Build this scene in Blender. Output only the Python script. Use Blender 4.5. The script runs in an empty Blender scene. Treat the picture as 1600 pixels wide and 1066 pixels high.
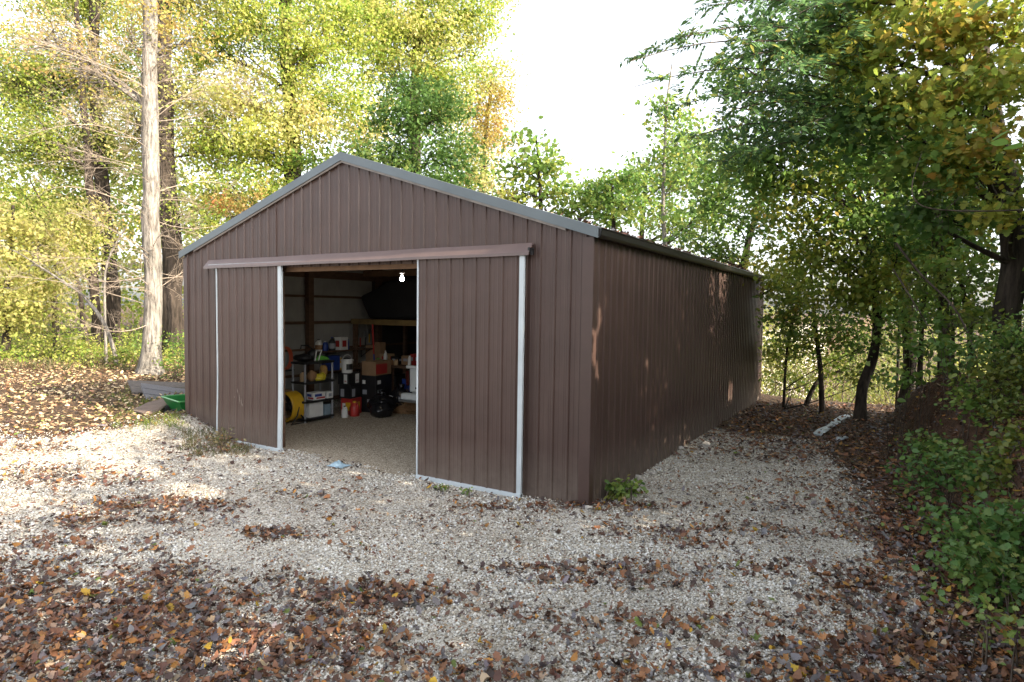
import bpy, math, random
import numpy as np
from mathutils import Vector, Matrix
random.seed(7)
scene = bpy.context.scene
COL = scene.collection
PI = math.pi

# ------------------------------------------------------------------ camera
CX, CY, CZ, YAW, PITCH, ROLL, FPX = 3.3389, -7.5886, 2.6791, 0.5409, -0.0538, 0.0137, 974.47
def cam_axes():
    cy, sy = math.cos(YAW), math.sin(YAW); cp, sp = math.cos(PITCH), math.sin(PITCH)
    f = np.array([-sy*cp, cy*cp, sp]); r = np.array([cy, sy, 0.]); u = np.cross(r, f)
    cr, sr = math.cos(ROLL), math.sin(ROLL)
    return cr*r + sr*u, -sr*r + cr*u, f
AX_R, AX_U, AX_F = cam_axes()
CAMP = np.array([CX, CY, CZ])
def ray(u, v): return AX_R*(u-800)/FPX + AX_U*(533-v)/FPX + AX_F
def pt(u, v, D): return CAMP + ray(u, v)*D                 # photo position + distance -> place in the world
def onz(u, v, z=0.):
    d = ray(u, v); return CAMP + d*((z-CAMP[2])/d[2])
def onx(u, v, x):
    d = ray(u, v); return CAMP + d*((x-CAMP[0])/d[0])
def ony(u, v, y):
    d = ray(u, v); return CAMP + d*((y-CAMP[1])/d[1])
def project(P):
    q = np.asarray(P) - CAMP
    D = q@AX_F
    Ds = np.where(np.abs(D) < 1e-3, 1e-3, D)
    return 800 + FPX*(q@AX_R)/Ds, 533 - FPX*(q@AX_U)/Ds, D

cd = bpy.data.cameras.new('camera'); cam = bpy.data.objects.new('camera', cd); COL.objects.link(cam)
cd.sensor_width = 36; cd.sensor_fit = 'HORIZONTAL'; cd.lens = FPX/1600*36; cd.clip_end = 3000; cd.clip_start = .05
m = Matrix.Identity(4)
for i in range(3):
    m[i][0] = AX_R[i]; m[i][1] = AX_U[i]; m[i][2] = -AX_F[i]; m[i][3] = CAMP[i]
cam.matrix_world = m
scene.camera = cam

# ------------------------------------------------------------------ light
SUN_EL, SUN_AZ = math.radians(25), math.radians(1.5)        # azimuth measured from +X towards +Y
SUND = np.array([math.cos(SUN_EL)*math.cos(SUN_AZ), math.cos(SUN_EL)*math.sin(SUN_AZ), math.sin(SUN_EL)])
ld = bpy.data.lights.new('sun', 'SUN'); ld.energy = 3.2; ld.angle = math.radians(.53); ld.color = (1, .87, .68)
sun = bpy.data.objects.new('sun', ld); COL.objects.link(sun)
sun.rotation_euler = Vector(-SUND).to_track_quat('-Z', 'Y').to_euler(); sun.location = (30, 0, 20)
w = bpy.data.worlds.new('World'); scene.world = w; w.use_nodes = True
nt = w.node_tree; bg = nt.nodes['Background']
sky = nt.nodes.new('ShaderNodeTexSky'); sky.sky_type = 'NISHITA'; sky.sun_disc = False
sky.sun_elevation = SUN_EL; sky.sun_rotation = math.atan2(SUND[0], SUND[1]); sky.dust_density = 3.0; sky.air_density = 1.0; sky.ozone_density = 1.0
hs = nt.nodes.new('ShaderNodeHueSaturation'); hs.inputs['Saturation'].default_value = .3     # thin high haze: a whitish autumn sky
nt.links.new(sky.outputs[0], hs.inputs['Color']); nt.links.new(hs.outputs[0], bg.inputs[0])
bg.inputs[1].default_value = .15
scene.view_settings.view_transform = 'Standard'; scene.view_settings.look = 'None'
scene.view_settings.exposure = 2.05; scene.view_settings.gamma = 1
scene.render.engine = 'CYCLES'
try:
    scene.cycles.max_bounces = 7; scene.cycles.diffuse_bounces = 4; scene.cycles.glossy_bounces = 2
    scene.cycles.transmission_bounces = 4; scene.cycles.transparent_max_bounces = 4
    scene.cycles.use_denoising = True
    scene.cycles.sample_clamp_indirect = 6
except Exception: pass

# ------------------------------------------------------------------ noise in numpy
def vnoise(x, y, seed=0):
    x = np.asarray(x, float); y = np.asarray(y, float)
    xi = np.floor(x).astype(np.int64); yi = np.floor(y).astype(np.int64)
    fx = x-xi; fy = y-yi; fx = fx*fx*(3-2*fx); fy = fy*fy*(3-2*fy)
    def h(a, b):
        n = (a*374761393 + b*668265263 + seed*974634541) & 0x7fffffff
        n = ((n ^ (n >> 13))*1274126177) & 0x7fffffff
        return ((n ^ (n >> 16)) & 0xffff)/65535.
    return (h(xi, yi)*(1-fx)+h(xi+1, yi)*fx)*(1-fy) + (h(xi, yi+1)*(1-fx)+h(xi+1, yi+1)*fx)*fy
def fbm(x, y, seed=0, o=3):
    s = 0; a = .5; t = 0
    for i in range(o):
        s = s + a*vnoise(np.asarray(x)*2**i, np.asarray(y)*2**i, seed+i); t += a; a *= .5
    return s/t
def S(t):
    t = np.clip(t, 0, 1); return t*t*(3-2*t)

# ------------------------------------------------------------------ materials
def new_mat(name):
    mt = bpy.data.materials.new(name); mt.use_nodes = True
    n = mt.node_tree.nodes; l = mt.node_tree.links
    return mt, n, l, n['Principled BSDF']
def ramp(n, stops):
    r = n.new('ShaderNodeValToRGB'); e = r.color_ramp.elements
    while len(e) < len(stops): e.new(.5)
    for k, (p, c) in enumerate(stops):
        e[k].position = p; e[k].color = (*c, 1) if len(c) == 3 else c
    return r
def noise(n, l, scale, detail=4, rough=.55, vec=None):
    t = n.new('ShaderNodeTexNoise'); t.inputs['Scale'].default_value = scale; t.inputs['Detail'].default_value = detail
    t.inputs['Roughness'].default_value = rough
    if vec is not None: l.new(vec, t.inputs['Vector'])
    return t
def pm(name, col, rough=.6, metal=0, var=.18, scale=6, bump=0, bscale=60, stretch=None, spec=.5):
    mt, n, l, b = new_mat(name)
    tc = n.new('ShaderNodeTexCoord'); vec = tc.outputs['Object']
    if stretch:
        mp = n.new('ShaderNodeMapping'); mp.inputs['Scale'].default_value = stretch
        l.new(vec, mp.inputs['Vector']); vec = mp.outputs[0]
    t = noise(n, l, scale, 5, .6, vec)
    c = np.array(col)
    r = ramp(n, [(.3, tuple(np.clip(c*(1-var), 0, 1))), (.7, tuple(np.clip(c*(1+var), 0, 1)))])
    l.new(t.outputs[0], r.inputs[0]); l.new(r.outputs[0], b.inputs['Base Color'])
    b.inputs['Roughness'].default_value = rough; b.inputs['Metallic'].default_value = metal
    b.inputs['Specular IOR Level'].default_value = spec
    if bump:
        t2 = noise(n, l, bscale, 4, .6, vec); bp = n.new('ShaderNodeBump'); bp.inputs['Strength'].default_value = bump
        bp.inputs['Distance'].default_value = .02
        l.new(t2.outputs[0], bp.inputs['Height']); l.new(bp.outputs[0], b.inputs['Normal'])
    return mt
def emit_mat(name, col, s):
    mt, n, l, b = new_mat(name)
    b.inputs['Base Color'].default_value = (.8, .8, .8, 1)
    b.inputs['Emission Color'].default_value = (*col, 1); b.inputs['Emission Strength'].default_value = s
    return mt
def leaf_mat(name, trans=.4, rough=.5, spec=.35, tgain=1.25):
    mt, n, l, b = new_mat(name)
    a = n.new('ShaderNodeAttribute'); a.attribute_name = 'tint'
    l.new(a.outputs['Color'], b.inputs['Base Color'])
    b.inputs['Roughness'].default_value = rough; b.inputs['Specular IOR Level'].default_value = spec
    tr = n.new('ShaderNodeBsdfTranslucent'); mx = n.new('ShaderNodeMixShader'); mx.inputs[0].default_value = trans
    g = n.new('ShaderNodeVectorMath'); g.operation = 'SCALE'; g.inputs['Scale'].default_value = tgain
    l.new(a.outputs['Color'], g.inputs[0]); l.new(g.outputs[0], tr.inputs['Color'])
    l.new(b.outputs[0], mx.inputs[1]); l.new(tr.outputs[0], mx.inputs[2])
    l.new(mx.outputs[0], n['Material Output'].inputs['Surface'])
    return mt
def metal_wall(name, col, rough=.44, dirt=True, scratch=None):
    mt, n, l, b = new_mat(name)
    tc = n.new('ShaderNodeTexCoord'); geo = n.new('ShaderNodeNewGeometry')
    t = noise(n, l, 1.3, 5, .6, geo.outputs['Position'])
    c = np.array(col)
    r = ramp(n, [(.3, tuple(c*.85)), (.7, tuple(c*1.15))]); l.new(t.outputs[0], r.inputs[0])
    out = r.outputs[0]
    # vertical streaks
    mp = n.new('ShaderNodeMapping'); mp.inputs['Scale'].default_value = (14, 14, .5); l.new(geo.outputs['Position'], mp.inputs['Vector'])
    t2 = noise(n, l, 1.0, 4, .6, mp.outputs[0])
    r2 = ramp(n, [(.5, (0, 0, 0)), (.85, (.22, .22, .22))]); l.new(t2.outputs[0], r2.inputs[0])
    mx = n.new('ShaderNodeMix'); mx.data_type = 'RGBA'; mx.inputs[7].default_value = (.16, .115, .09, 1)
    l.new(r2.outputs[0], mx.inputs[0]); l.new(out, mx.inputs[6]); out = mx.outputs[2]
    if dirt:                                          # splashed mud along the foot of the sheet
        sp = n.new('ShaderNodeSeparateXYZ'); l.new(geo.outputs['Position'], sp.inputs[0])
        mr = n.new('ShaderNodeMapRange'); mr.inputs[1].default_value = .75; mr.inputs[2].default_value = 0.0
        mr.inputs[3].default_value = 0; mr.inputs[4].default_value = .8; l.new(sp.outputs[2], mr.inputs[0])
        t3 = noise(n, l, 5, 5, .7, geo.outputs['Position']); mu = n.new('ShaderNodeMath'); mu.operation = 'MULTIPLY'
        l.new(mr.outputs[0], mu.inputs[0]); l.new(t3.outputs[0], mu.inputs[1])
        m2 = n.new('ShaderNodeMix'); m2.data_type = 'RGBA'; m2.inputs[7].default_value = (.23, .19, .155, 1)
        l.new(mu.outputs[0], m2.inputs[0]); l.new(out, m2.inputs[6]); out = m2.outputs[2]
    l.new(out, b.inputs['Base Color'])
    b.inputs['Roughness'].default_value = rough; b.inputs['Specular IOR Level'].default_value = .45
    # slight oil-canning of thin sheet
    t4 = noise(n, l, 2.2, 2, .5, geo.outputs['Position']); bp = n.new('ShaderNodeBump'); bp.inputs['Strength'].default_value = .25; bp.inputs['Distance'].default_value = .03
    l.new(t4.outputs[0], bp.inputs['Height']); l.new(bp.outputs[0], b.inputs['Normal'])
    return mt
def bark_mat(name, c1, c2, scale=9):
    mt, n, l, b = new_mat(name)
    geo = n.new('ShaderNodeNewGeometry'); mp = n.new('ShaderNodeMapping'); mp.inputs['Scale'].default_value = (1, 1, .16)
    l.new(geo.outputs['Position'], mp.inputs['Vector'])
    t = noise(n, l, scale, 6, .7, mp.outputs[0]); t2 = noise(n, l, 1.2, 3, .6, geo.outputs['Position'])
    r = ramp(n, [(.36, c1), (.62, c2)]); l.new(t.outputs[0], r.inputs[0])
    mx = n.new('ShaderNodeMix'); mx.data_type = 'RGBA'; mx.blend_type = 'MULTIPLY'; mx.inputs[0].default_value = .6
    r2 = ramp(n, [(.3, (.6, .6, .55)), (.7, (1.1, 1.1, 1.1))]); l.new(t2.outputs[0], r2.inputs[0])
    l.new(r.outputs[0], mx.inputs[6]); l.new(r2.outputs[0], mx.inputs[7]); l.new(mx.outputs[2], b.inputs['Base Color'])
    b.inputs['Roughness'].default_value = .9; b.inputs['Specular IOR Level'].default_value = .2
    bp = n.new('ShaderNodeBump'); bp.inputs['Strength'].default_value = .9; bp.inputs['Distance'].default_value = .05
    l.new(t.outputs[0], bp.inputs['Height']); l.new(bp.outputs[0], b.inputs['Normal'])
    return mt

BROWN = (.065, .0375, .031)
M = dict(
    wall=metal_wall('brown_sheet_metal', BROWN), door=metal_wall('brown_door_metal', (.069, .040, .033)),
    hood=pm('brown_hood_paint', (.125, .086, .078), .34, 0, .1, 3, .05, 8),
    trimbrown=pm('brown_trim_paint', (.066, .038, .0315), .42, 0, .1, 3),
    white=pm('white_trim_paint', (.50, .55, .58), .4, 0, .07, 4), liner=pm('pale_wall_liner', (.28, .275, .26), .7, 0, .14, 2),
    shadeliner=pm('shade_darkened_liner', (.035, .028, .025), .7, 0, .2, 2),  # near-black brown stands in for the unlit depth of the barn
    galv=pm('galvanised_roof_metal', (.12, .14, .15), .42, .35, .1, 2, .06, 10), gutter=pm('dark_gutter_paint', (.014, .012, .012), .35, 0, .2, 4),
    lumber=pm('brown_lumber', (.10, .055, .032), .8, 0, .35, 4, .2, 30, (1, 1, 4)), yellowwood=pm('pale_lumber', (.15, .10, .035), .8, 0, .25, 5, .2, 30),
    warmwood=pm('truss_lumber', (.13, .07, .035), .8, 0, .25, 5, .2, 30),
    greywood=pm('weathered_grey_boards', (.15, .145, .155), .9, 0, .3, 14, .4, 50, (1, 5, 5)), brownwood=pm('weathered_brown_board', (.15, .105, .085), .9, 0, .3, 10, .4, 50),
    greenpaint=pm('green_tub_plastic', (.012, .15, .03), .35, 0, .15, 5), greenrim=pm('green_rim_plastic', (.09, .30, .10), .4, 0, .1, 5),
    yellowp=pm('yellow_paint', (.62, .36, .02), .4, 0, .1, 6), black=pm('black_plastic', (.012, .012, .013), .45, 0, .3, 6), rubber=pm('black_rubber', (.015, .015, .015), .8, 0, .3, 8),
    grey=pm('grey_plastic', (.30, .31, .34), .5, 0, .1, 6), whitep=pm('white_plastic', (.66, .66, .64), .45, 0, .08, 6), red=pm('red_plastic', (.38, .03, .025), .4, 0, .15, 6),
    blue=pm('blue_plastic', (.02, .05, .24), .4, 0, .15, 6), orange=pm('orange_cord_rubber', (.55, .09, .03), .5, 0, .12, 6), card=pm('cardboard', (.27, .165, .09), .85, 0, .15, 5),
    tan=pm('tan_plastic', (.36, .24, .13), .6, 0, .15, 5), lime=pm('bright_green_plastic', (.10, .38, .04), .45, 0, .12, 5), bag=pm('black_bag_film', (.01, .01, .012), .25, 0, .3, 6, .6, 9),
    yellowbag=pm('yellow_bag_film', (.55, .45, .03), .4, 0, .2, 8, .5, 12), brownbag=pm('brown_paper_bag', (.24, .13, .06), .8, 0, .2, 6, .4, 12), goldbag=pm('gold_cloth_bag', (.28, .16, .04), .8, 0, .3, 8, .4, 12),
    truckwhite=pm('white_truck_paint', (.62, .65, .65), .3, 0, .05, 3), chrome=pm('dull_chrome', (.45, .46, .47), .3, .9, .1, 5), glass=pm('dark_glass', (.02, .025, .03), .1, 0, .1, 5), redlens=pm('red_lamp_lens', (.05, .004, .004), .2, 0, .1, 5),
    bulb=emit_mat('glowing_bulb', (1, .86, .66), 60), steel=pm('plain_steel', (.32, .32, .33), .4, .8, .15, 8), paleblue=pm('pale_blue_film', (.30, .42, .50), .5, 0, .15, 8, .5, 14),
    palewhite=pm('dirty_white_vinyl', (.42, .48, .53), .45, 0, .45, 9, .4, 14), rock=pm('pale_limestone', (.42, .39, .35), .9, 0, .25, 7, .5, 20), tarp=pm('black_tarp_cloth', (.008, .008, .01), .7, 0, .3, 4, .5, 8),
    leaf=leaf_mat('tree_leaves', .5), nearleaf=leaf_mat('broad_leaves', .36, .42, .45), litter=leaf_mat('dry_fallen_leaves', .08, .55, .4, 1.0), grass=leaf_mat('grass_blades', .3),
    barkpale=bark_mat('pale_bark', (.07, .06, .053), (.31, .28, .245), 12), barkdark=bark_mat('dark_bark', (.022, .017, .014), (.075, .058, .046)), barkmid=bark_mat('grey_brown_bark', (.055, .042, .033), (.16, .125, .10)),
    twig=pm('pale_twig_bark', (.27, .215, .165), .9, 0, .25, 6), stone=leaf_mat('limestone_chips', 0., .85, .25), hay=leaf_mat('straw', .15, .8, .2), soilroot=bark_mat('root_bark', (.06, .035, .022), (.16, .10, .065)),
)
# ------------------------------------------------------------------ object helpers
ORG = {}
def tag(o, label=None, cat=None, group=None, kind=None):
    if label: o['label'] = label
    if cat: o['category'] = cat
    if group: o['group'] = group
    if kind: o['kind'] = kind
    return o
def thing(name, label, cat, loc, group=None):
    o = bpy.data.objects.new(name, None); COL.objects.link(o); o.location = tuple(loc); o.empty_display_size = .2
    ORG[o.name] = np.array(loc, float)
    return tag(o, label, cat, group)
def copy_tree(o, parent=None):
    c = o.copy(); COL.objects.link(c)
    if parent is not None: c.parent = parent
    for ch in [k for k in bpy.data.objects if k.parent == o]: copy_tree(ch, c)
    return c
class MB:
    def __init__(s): s.v = []; s.f = []
    def add(s, v, f):
        k = len(s.v); s.v += [tuple(map(float, p)) for p in v]; s.f += [tuple(i+k for i in q) for q in f]; return s
    def box(s, c, size, rz=0, ry=0, rx=0):
        hx, hy, hz = [a/2 for a in size]
        R = Matrix.Rotation(rz, 3, 'Z') @ Matrix.Rotation(ry, 3, 'Y') @ Matrix.Rotation(rx, 3, 'X')
        v = [tuple(R @ Vector((x*hx, y*hy, z*hz)) + Vector(c)) for x in (-1, 1) for y in (-1, 1) for z in (-1, 1)]
        return s.add(v, [(0, 1, 3, 2), (4, 6, 7, 5), (0, 4, 5, 1), (2, 3, 7, 6), (0, 2, 6, 4), (1, 5, 7, 3)])
    def frm(s, x0, x1, y0, y1, z0, z1): return s.box(((x0+x1)/2, (y0+y1)/2, (z0+z1)/2), (abs(x1-x0), abs(y1-y0), abs(z1-z0)))
    def tube(s, P, R, n=8, cap=True):
        P = [Vector(tuple(p)) for p in P]; 
        if not hasattr(R, '__len__'): R = [R]*len(P)
        k = len(s.v); up = None; vv = []
        for i, p in enumerate(P):
            d = (P[min(i+1, len(P)-1)] - P[max(i-1, 0)])
            if d.length < 1e-9: d = Vector((0, 0, 1))
            d.normalize()
            if up is None: up = Vector((1, 0, 0)) if abs(d.x) < .8 else Vector((0, 1, 0))
            a = (up - d*up.dot(d)).normalized(); b = d.cross(a); up = a
            vv += [p + (a*math.cos(2*PI*j/n) + b*math.sin(2*PI*j/n))*R[i] for j in range(n)]
        ff = [(i*n+j, i*n+(j+1) % n, (i+1)*n+(j+1) % n, (i+1)*n+j) for i in range(len(P)-1) for j in range(n)]
        if cap: ff += [tuple(range(n-1, -1, -1)), tuple((len(P)-1)*n+j for j in range(n))]
        return s.add(vv, ff)
    def lathe(s, c, prof, n=20, axis=(0, 0, 1)):
        ax = Vector(axis).normalized(); q = Vector((0, 0, 1)).rotation_difference(ax); c = Vector(tuple(c))
        v = []; 
        for (r, z) in prof: v += [tuple(c + q @ Vector((max(r, 1e-4)*math.cos(2*PI*j/n), max(r, 1e-4)*math.sin(2*PI*j/n), z))) for j in range(n)]
        f = [(i*n+j, i*n+(j+1) % n, (i+1)*n+(j+1) % n, (i+1)*n+j) for i in range(len(prof)-1) for j in range(n)]
        return s.add(v, f)
    def prism(s, poly, axis, a, b):
        # poly: 2D outline; axis 'x','y','z' extruded from a to b
        def p3(p, t): return (t, p[0], p[1]) if axis == 'x' else ((p[0], t, p[1]) if axis == 'y' else (p[0], p[1], t))
        n = len(poly); v = [p3(p, a) for p in poly] + [p3(p, b) for p in poly]
        return s.add(v, [tuple(range(n-1, -1, -1)), tuple(range(n, 2*n))] + [(i, (i+1) % n, n+(i+1) % n, n+i) for i in range(n)])
    def blob(s, c, r, seed=0, n=10, m=7, rough=.2, squash=1):
        rg = np.random.default_rng(seed); v = []; c = np.array(c, float); r = np.array(r, float)*np.ones(3)
        ph = rg.uniform(0, 6, 6)
        for i in range(m+1):
            th = PI*i/m
            for j in range(n):
                a = 2*PI*j/n; d = np.array([math.sin(th)*math.cos(a), math.sin(th)*math.sin(a), math.cos(th)])
                k = 1 + rough*(math.sin(3*d[0]+ph[0])*math.sin(4*d[1]+ph[1]) + .6*math.sin(7*d[2]+ph[2]+3*d[0])*math.sin(6*d[0]+ph[3]))
                v.append(c + d*r*k)
        return s.add(v, [(i*n+j, (i+1)*n+j, (i+1)*n+(j+1) % n, i*n+(j+1) % n) for i in range(m) for j in range(n)])
    def build(s, name, mat, parent=None, loc=None, bevel=0, smooth=False):
        v = np.array(s.v, float)
        if parent is not None: o0 = ORG[parent.name]
        elif loc is not None: o0 = np.array(loc, float)
        else: o0 = np.array([(v[:, 0].min()+v[:, 0].max())/2, (v[:, 1].min()+v[:, 1].max())/2, v[:, 2].min()])
        me = bpy.data.meshes.new(name); me.from_pydata((v-o0).tolist(), [], s.f); me.materials.append(mat)
        if smooth: me.polygons.foreach_set('use_smooth', [True]*len(me.polygons))
        me.update()
        o = bpy.data.objects.new(name, me); COL.objects.link(o)
        if parent is not None: o.parent = parent
        else: o.location = tuple(o0)
        ORG[o.name] = o0
        if bevel:
            b = o.modifiers.new('bevel', 'BEVEL'); b.width = bevel; b.segments = 2; b.limit_method = 'ANGLE'
        return o

# leaf-like shapes: local x along, y across, z normal
def tri_fan(outline, fold=.12):
    v = [(0.5, 0, 0)] + [(x, y, abs(y)*fold*2) for x, y in outline]
    n = len(outline); return np.array(v), np.array([(0, i+1, (i+1) % n+1) for i in range(n)])
T_DIA = (np.array([(0, 0, 0), (.45, .36, .09), (1, 0, -.06), (.45, -.36, .09)]), np.array([(0, 2, 1), (0, 3, 2)]))
T_LEAFLET = (np.array([(0, 0, 0), (.4, .19, .04), (1, 0, -.1), (.4, -.19, .04)]), np.array([(0, 2, 1), (0, 3, 2)]))
T_OVAL = tri_fan([(0, 0), (.18, .24), (.45, .34), (.75, .22), (1, 0), (.75, -.22), (.45, -.34), (.18, -.24)])
_mp = [(0, 0), (.02, .22), (.16, .2), (.2, .48), (.42, .3), (.55, .52), (.62, .24), (.8, .24), (1, 0)]
T_MAPLE = tri_fan(_mp + [(x, -y) for x, y in _mp[-2:0:-1]], .1)
_oc = [(0, 0), (.15, .1), (.22, .28), (.36, .18), (.46, .36), (.6, .2), (.74, .3), (.84, .14), (1, 0)]
T_OAK = tri_fan(_oc + [(x, -y) for x, y in _oc[-2:0:-1]], .18)
def T_curl(t, k):
    v, f = t; v = v.copy(); v[:, 2] += k*((v[:, 0]-.5)**2)*1.5; return v, f
def T_crumple(t, k, seed):
    rg = np.random.default_rng(seed); v, f = T_curl(t, k); v = v.copy(); v[:, 2] += rg.normal(size=len(v))*.07+.35*v[:, 1]*(v[:, 0]-.5); return v, f
def norm(a): return a/np.maximum(np.linalg.norm(a, axis=-1, keepdims=True), 1e-9)
def frames(rg, N, up=.6, droop=.3, out=None):
    n = rg.normal(size=(N, 3)); n = norm(n)*(1-up) + np.array([0, 0, up]);
    if out is not None: n = n + out*.35
    n = norm(n)
    t = rg.normal(size=(N, 3)); t[:, 2] -= droop*2
    t = norm(t - n*(t*n).sum(1, keepdims=True)); b = np.cross(n, t)
    return np.stack([t, b, n], 1)
def scatter_mesh(name, mat, tpl, C, F, size, tint, parent=None, loc=None, stretch=None):
    V, T = tpl; N = len(C); k = len(V); q = T.shape[1]
    o0 = ORG[parent.name] if parent is not None else (np.array(loc, float) if loc is not None else np.zeros(3))
    Vs = V[None]*np.asarray(size).reshape(N, 1, 1)
    if stretch is not None: Vs = Vs*stretch[:, None, :]
    P = (C[:, None, :] + Vs@F - o0).reshape(-1, 3)
    I = (T[None] + (np.arange(N)*k)[:, None, None]).reshape(-1)
    me = bpy.data.meshes.new(name); nf = N*len(T)
    me.vertices.add(len(P)); me.vertices.foreach_set('co', P.astype(np.float32).ravel())
    me.loops.add(len(I)); me.loops.foreach_set('vertex_index', I.astype(np.int32))
    me.polygons.add(nf); me.polygons.foreach_set('loop_start', (np.arange(nf)*q).astype(np.int32))
    try: me.polygons.foreach_set('loop_total', np.full(nf, q, np.int32))
    except Exception: pass
    a = me.attributes.new('tint', 'FLOAT_COLOR', 'POINT')
    c = np.ones((N, k, 4), np.float32); c[:, :, :3] = tint[:, None, :]
    a.data.foreach_set('color', c.ravel())
    me.update(calc_edges=True); me.materials.append(mat)
    o = bpy.data.objects.new(name, me); COL.objects.link(o)
    if parent is not None: o.parent = parent
    else: o.location = tuple(o0)
    ORG[o.name] = o0
    return o
PAL = dict(   # linear leaf colours with weights
    yg=[((.31, .39, .06), 4), ((.46, .45, .10), 3), ((.19, .29, .045), 3), ((.53, .46, .18), 2), ((.085, .145, .035), 1.6)],
    yel=[((.50, .46, .16), 4), ((.43, .43, .13), 3), ((.29, .34, .08), 2.5), ((.54, .42, .22), 1.2)],
    peach=[((.50, .36, .12), 4), ((.42, .34, .08), 3), ((.34, .20, .08), 1.5), ((.25, .26, .05), 2)],
    dg=[((.07, .14, .03), 4), ((.11, .19, .04), 3), ((.18, .22, .05), 1.2), ((.05, .10, .028), 2)],
    mg=[((.12, .22, .045), 4), ((.18, .28, .06), 3), ((.28, .31, .06), 1.5), ((.07, .13, .032), 1.6)],
    lg=[((.17, .27, .06), 4), ((.24, .31, .07), 3), ((.10, .19, .05), 2), ((.36, .33, .08), 1)],
    bluegreen=[((.09, .17, .06), 4), ((.13, .22, .075), 3), ((.05, .10, .04), 2), ((.24, .25, .06), .9)],
    maple=[((.22, .29, .05), 4), ((.31, .36, .06), 3), ((.40, .35, .06), 1.6), ((.40, .24, .05), .5), ((.13, .20, .04), 2)],
    orange=[((.34, .25, .045), 3), ((.26, .27, .04), 4), ((.38, .21, .045), 1.6), ((.17, .22, .03), 2.5)],
    rust=[((.36, .15, .05), 4), ((.30, .20, .06), 2), ((.2, .2, .05), 2)],
    shrub=[((.07, .155, .04), 4), ((.115, .21, .05), 3), ((.19, .26, .06), 1.5), ((.28, .24, .05), .6)],
    shruby=[((.14, .17, .03), 4), ((.22, .22, .04), 2), ((.08, .13, .03), 3)],
    drygrass=[((.16, .13, .06), 3), ((.10, .11, .04), 3), ((.22, .16, .09), 1.5), ((.07, .09, .03), 2)],
    brush=[((.25, .25, .06), 4), ((.18, .21, .05), 3), ((.30, .24, .09), 1.5), ((.12, .16, .04), 3)],
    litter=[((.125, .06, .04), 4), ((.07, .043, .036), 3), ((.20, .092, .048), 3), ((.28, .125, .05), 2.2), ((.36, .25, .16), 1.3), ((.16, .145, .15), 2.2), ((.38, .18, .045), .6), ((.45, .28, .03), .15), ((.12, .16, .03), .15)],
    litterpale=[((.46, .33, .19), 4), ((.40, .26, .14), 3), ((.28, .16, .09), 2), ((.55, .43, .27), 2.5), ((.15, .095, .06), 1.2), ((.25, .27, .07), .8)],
)
def tints(rg, pal, N, jit=.22):
    p = PAL[pal]; wts = np.array([q[1] for q in p], float); wts /= wts.sum()
    c = np.array([q[0] for q in p])[rg.choice(len(p), N, p=wts)]
    return np.clip(c*rg.uniform(1-jit, 1+jit, (N, 1))*rg.uniform(.94, 1.06, (N, 3)), 0.004, .9)

# ------------------------------------------------------------------ terrain
def gravel_foot(y): return 4.35 - .078*(y+.7)               # line where the bank starts
def in_barn(x, y): return (x > -9.06) & (x < -.04) & (y > .04) & (y < 13.1)
def height(x, y):
    x = np.asarray(x, float); y = np.asarray(y, float)
    z = .30*S((-x-7.0)/2.4) + .10*np.exp(-((x+9.1)**2/.5+(y+.05)**2/.6)) + .12*S((-x-15)/8)
    z = z - .15*np.exp(-((x+10.1)**2/.9+(y-.75)**2/.7))
    z = z + .25*S((-x-19)/12)
    z = z + .10*S((-y-3.5)/3)
    back = S((y-1)/12)*S((x+1)/1.5)
    z = z - .14*back
    xf = gravel_foot(y) + .25*(vnoise(y*.7, x*0, 3)-.5)
    fade = 1-S((y-9.8)/3.2)
    z = z + (1.35*S((x-xf)/.75) + .3*S((x-xf-.6)/4))*fade*(.85+.3*vnoise(x*1.1, y*1.1, 9))
    drop = np.where(x > -4, np.clip(y-14.6, 0, 60), 0)*S((x+4)/4)
    z = z - np.minimum(drop*.30, 4.5)
    z = z + .07*(fbm(x*.55, y*.55, 5)-.5) + .035*(vnoise(x*2.1, y*2.1, 15)-.5)
    r = np.hypot(x, y); z = z + np.clip(r-70, 0, 400)*.0
    return np.where(in_barn(x, y), -.03, z)
def dens_list(L, u, v):
    d = np.zeros_like(u)
    for (a, b, ru, rv, k) in L: d = np.maximum(d, k*np.clip(1.35-np.sqrt(((u-a)/ru)**2+((v-b)/rv)**2), 0, 1))
    return d
LITTER = [(140, 1020, 420, 120, 1.), (560, 935, 150, 20, .75), (560, 1020, 170, 34, .4), (820, 890, 80, 7, .4), (760, 1055, 240, 20, .35), (1490, 880, 130, 170, 1.), (1420, 750, 115, 110, 1.),
          (1290, 665, 190, 55, 1.), (1150, 985, 220, 34, .3), (960, 900, 140, 22, .5), (1230, 890, 100, 14, .3), (1080, 835, 160, 18, .25), (420, 836, 55, 9, .85), (300, 700, 60, 16, .6),
          (60, 745, 170, 20, .9), (40, 700, 110, 12, .7), (230, 790, 140, 12, .5), (480, 770, 120, 8, .35), (150, 815, 120, 9, .5), (120, 855, 130, 12, .3), (1480, 1040, 300, 70, 1.), (1040, 1055, 150, 24, .45), (900, 792, 160, 10, .5), (1060, 700, 90, 14, .5), (350, 690, 40, 16, .8), (1250, 760, 90, 40, .25), (830, 960, 90, 12, .4), (1350, 930, 100, 50, .5)]
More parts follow.
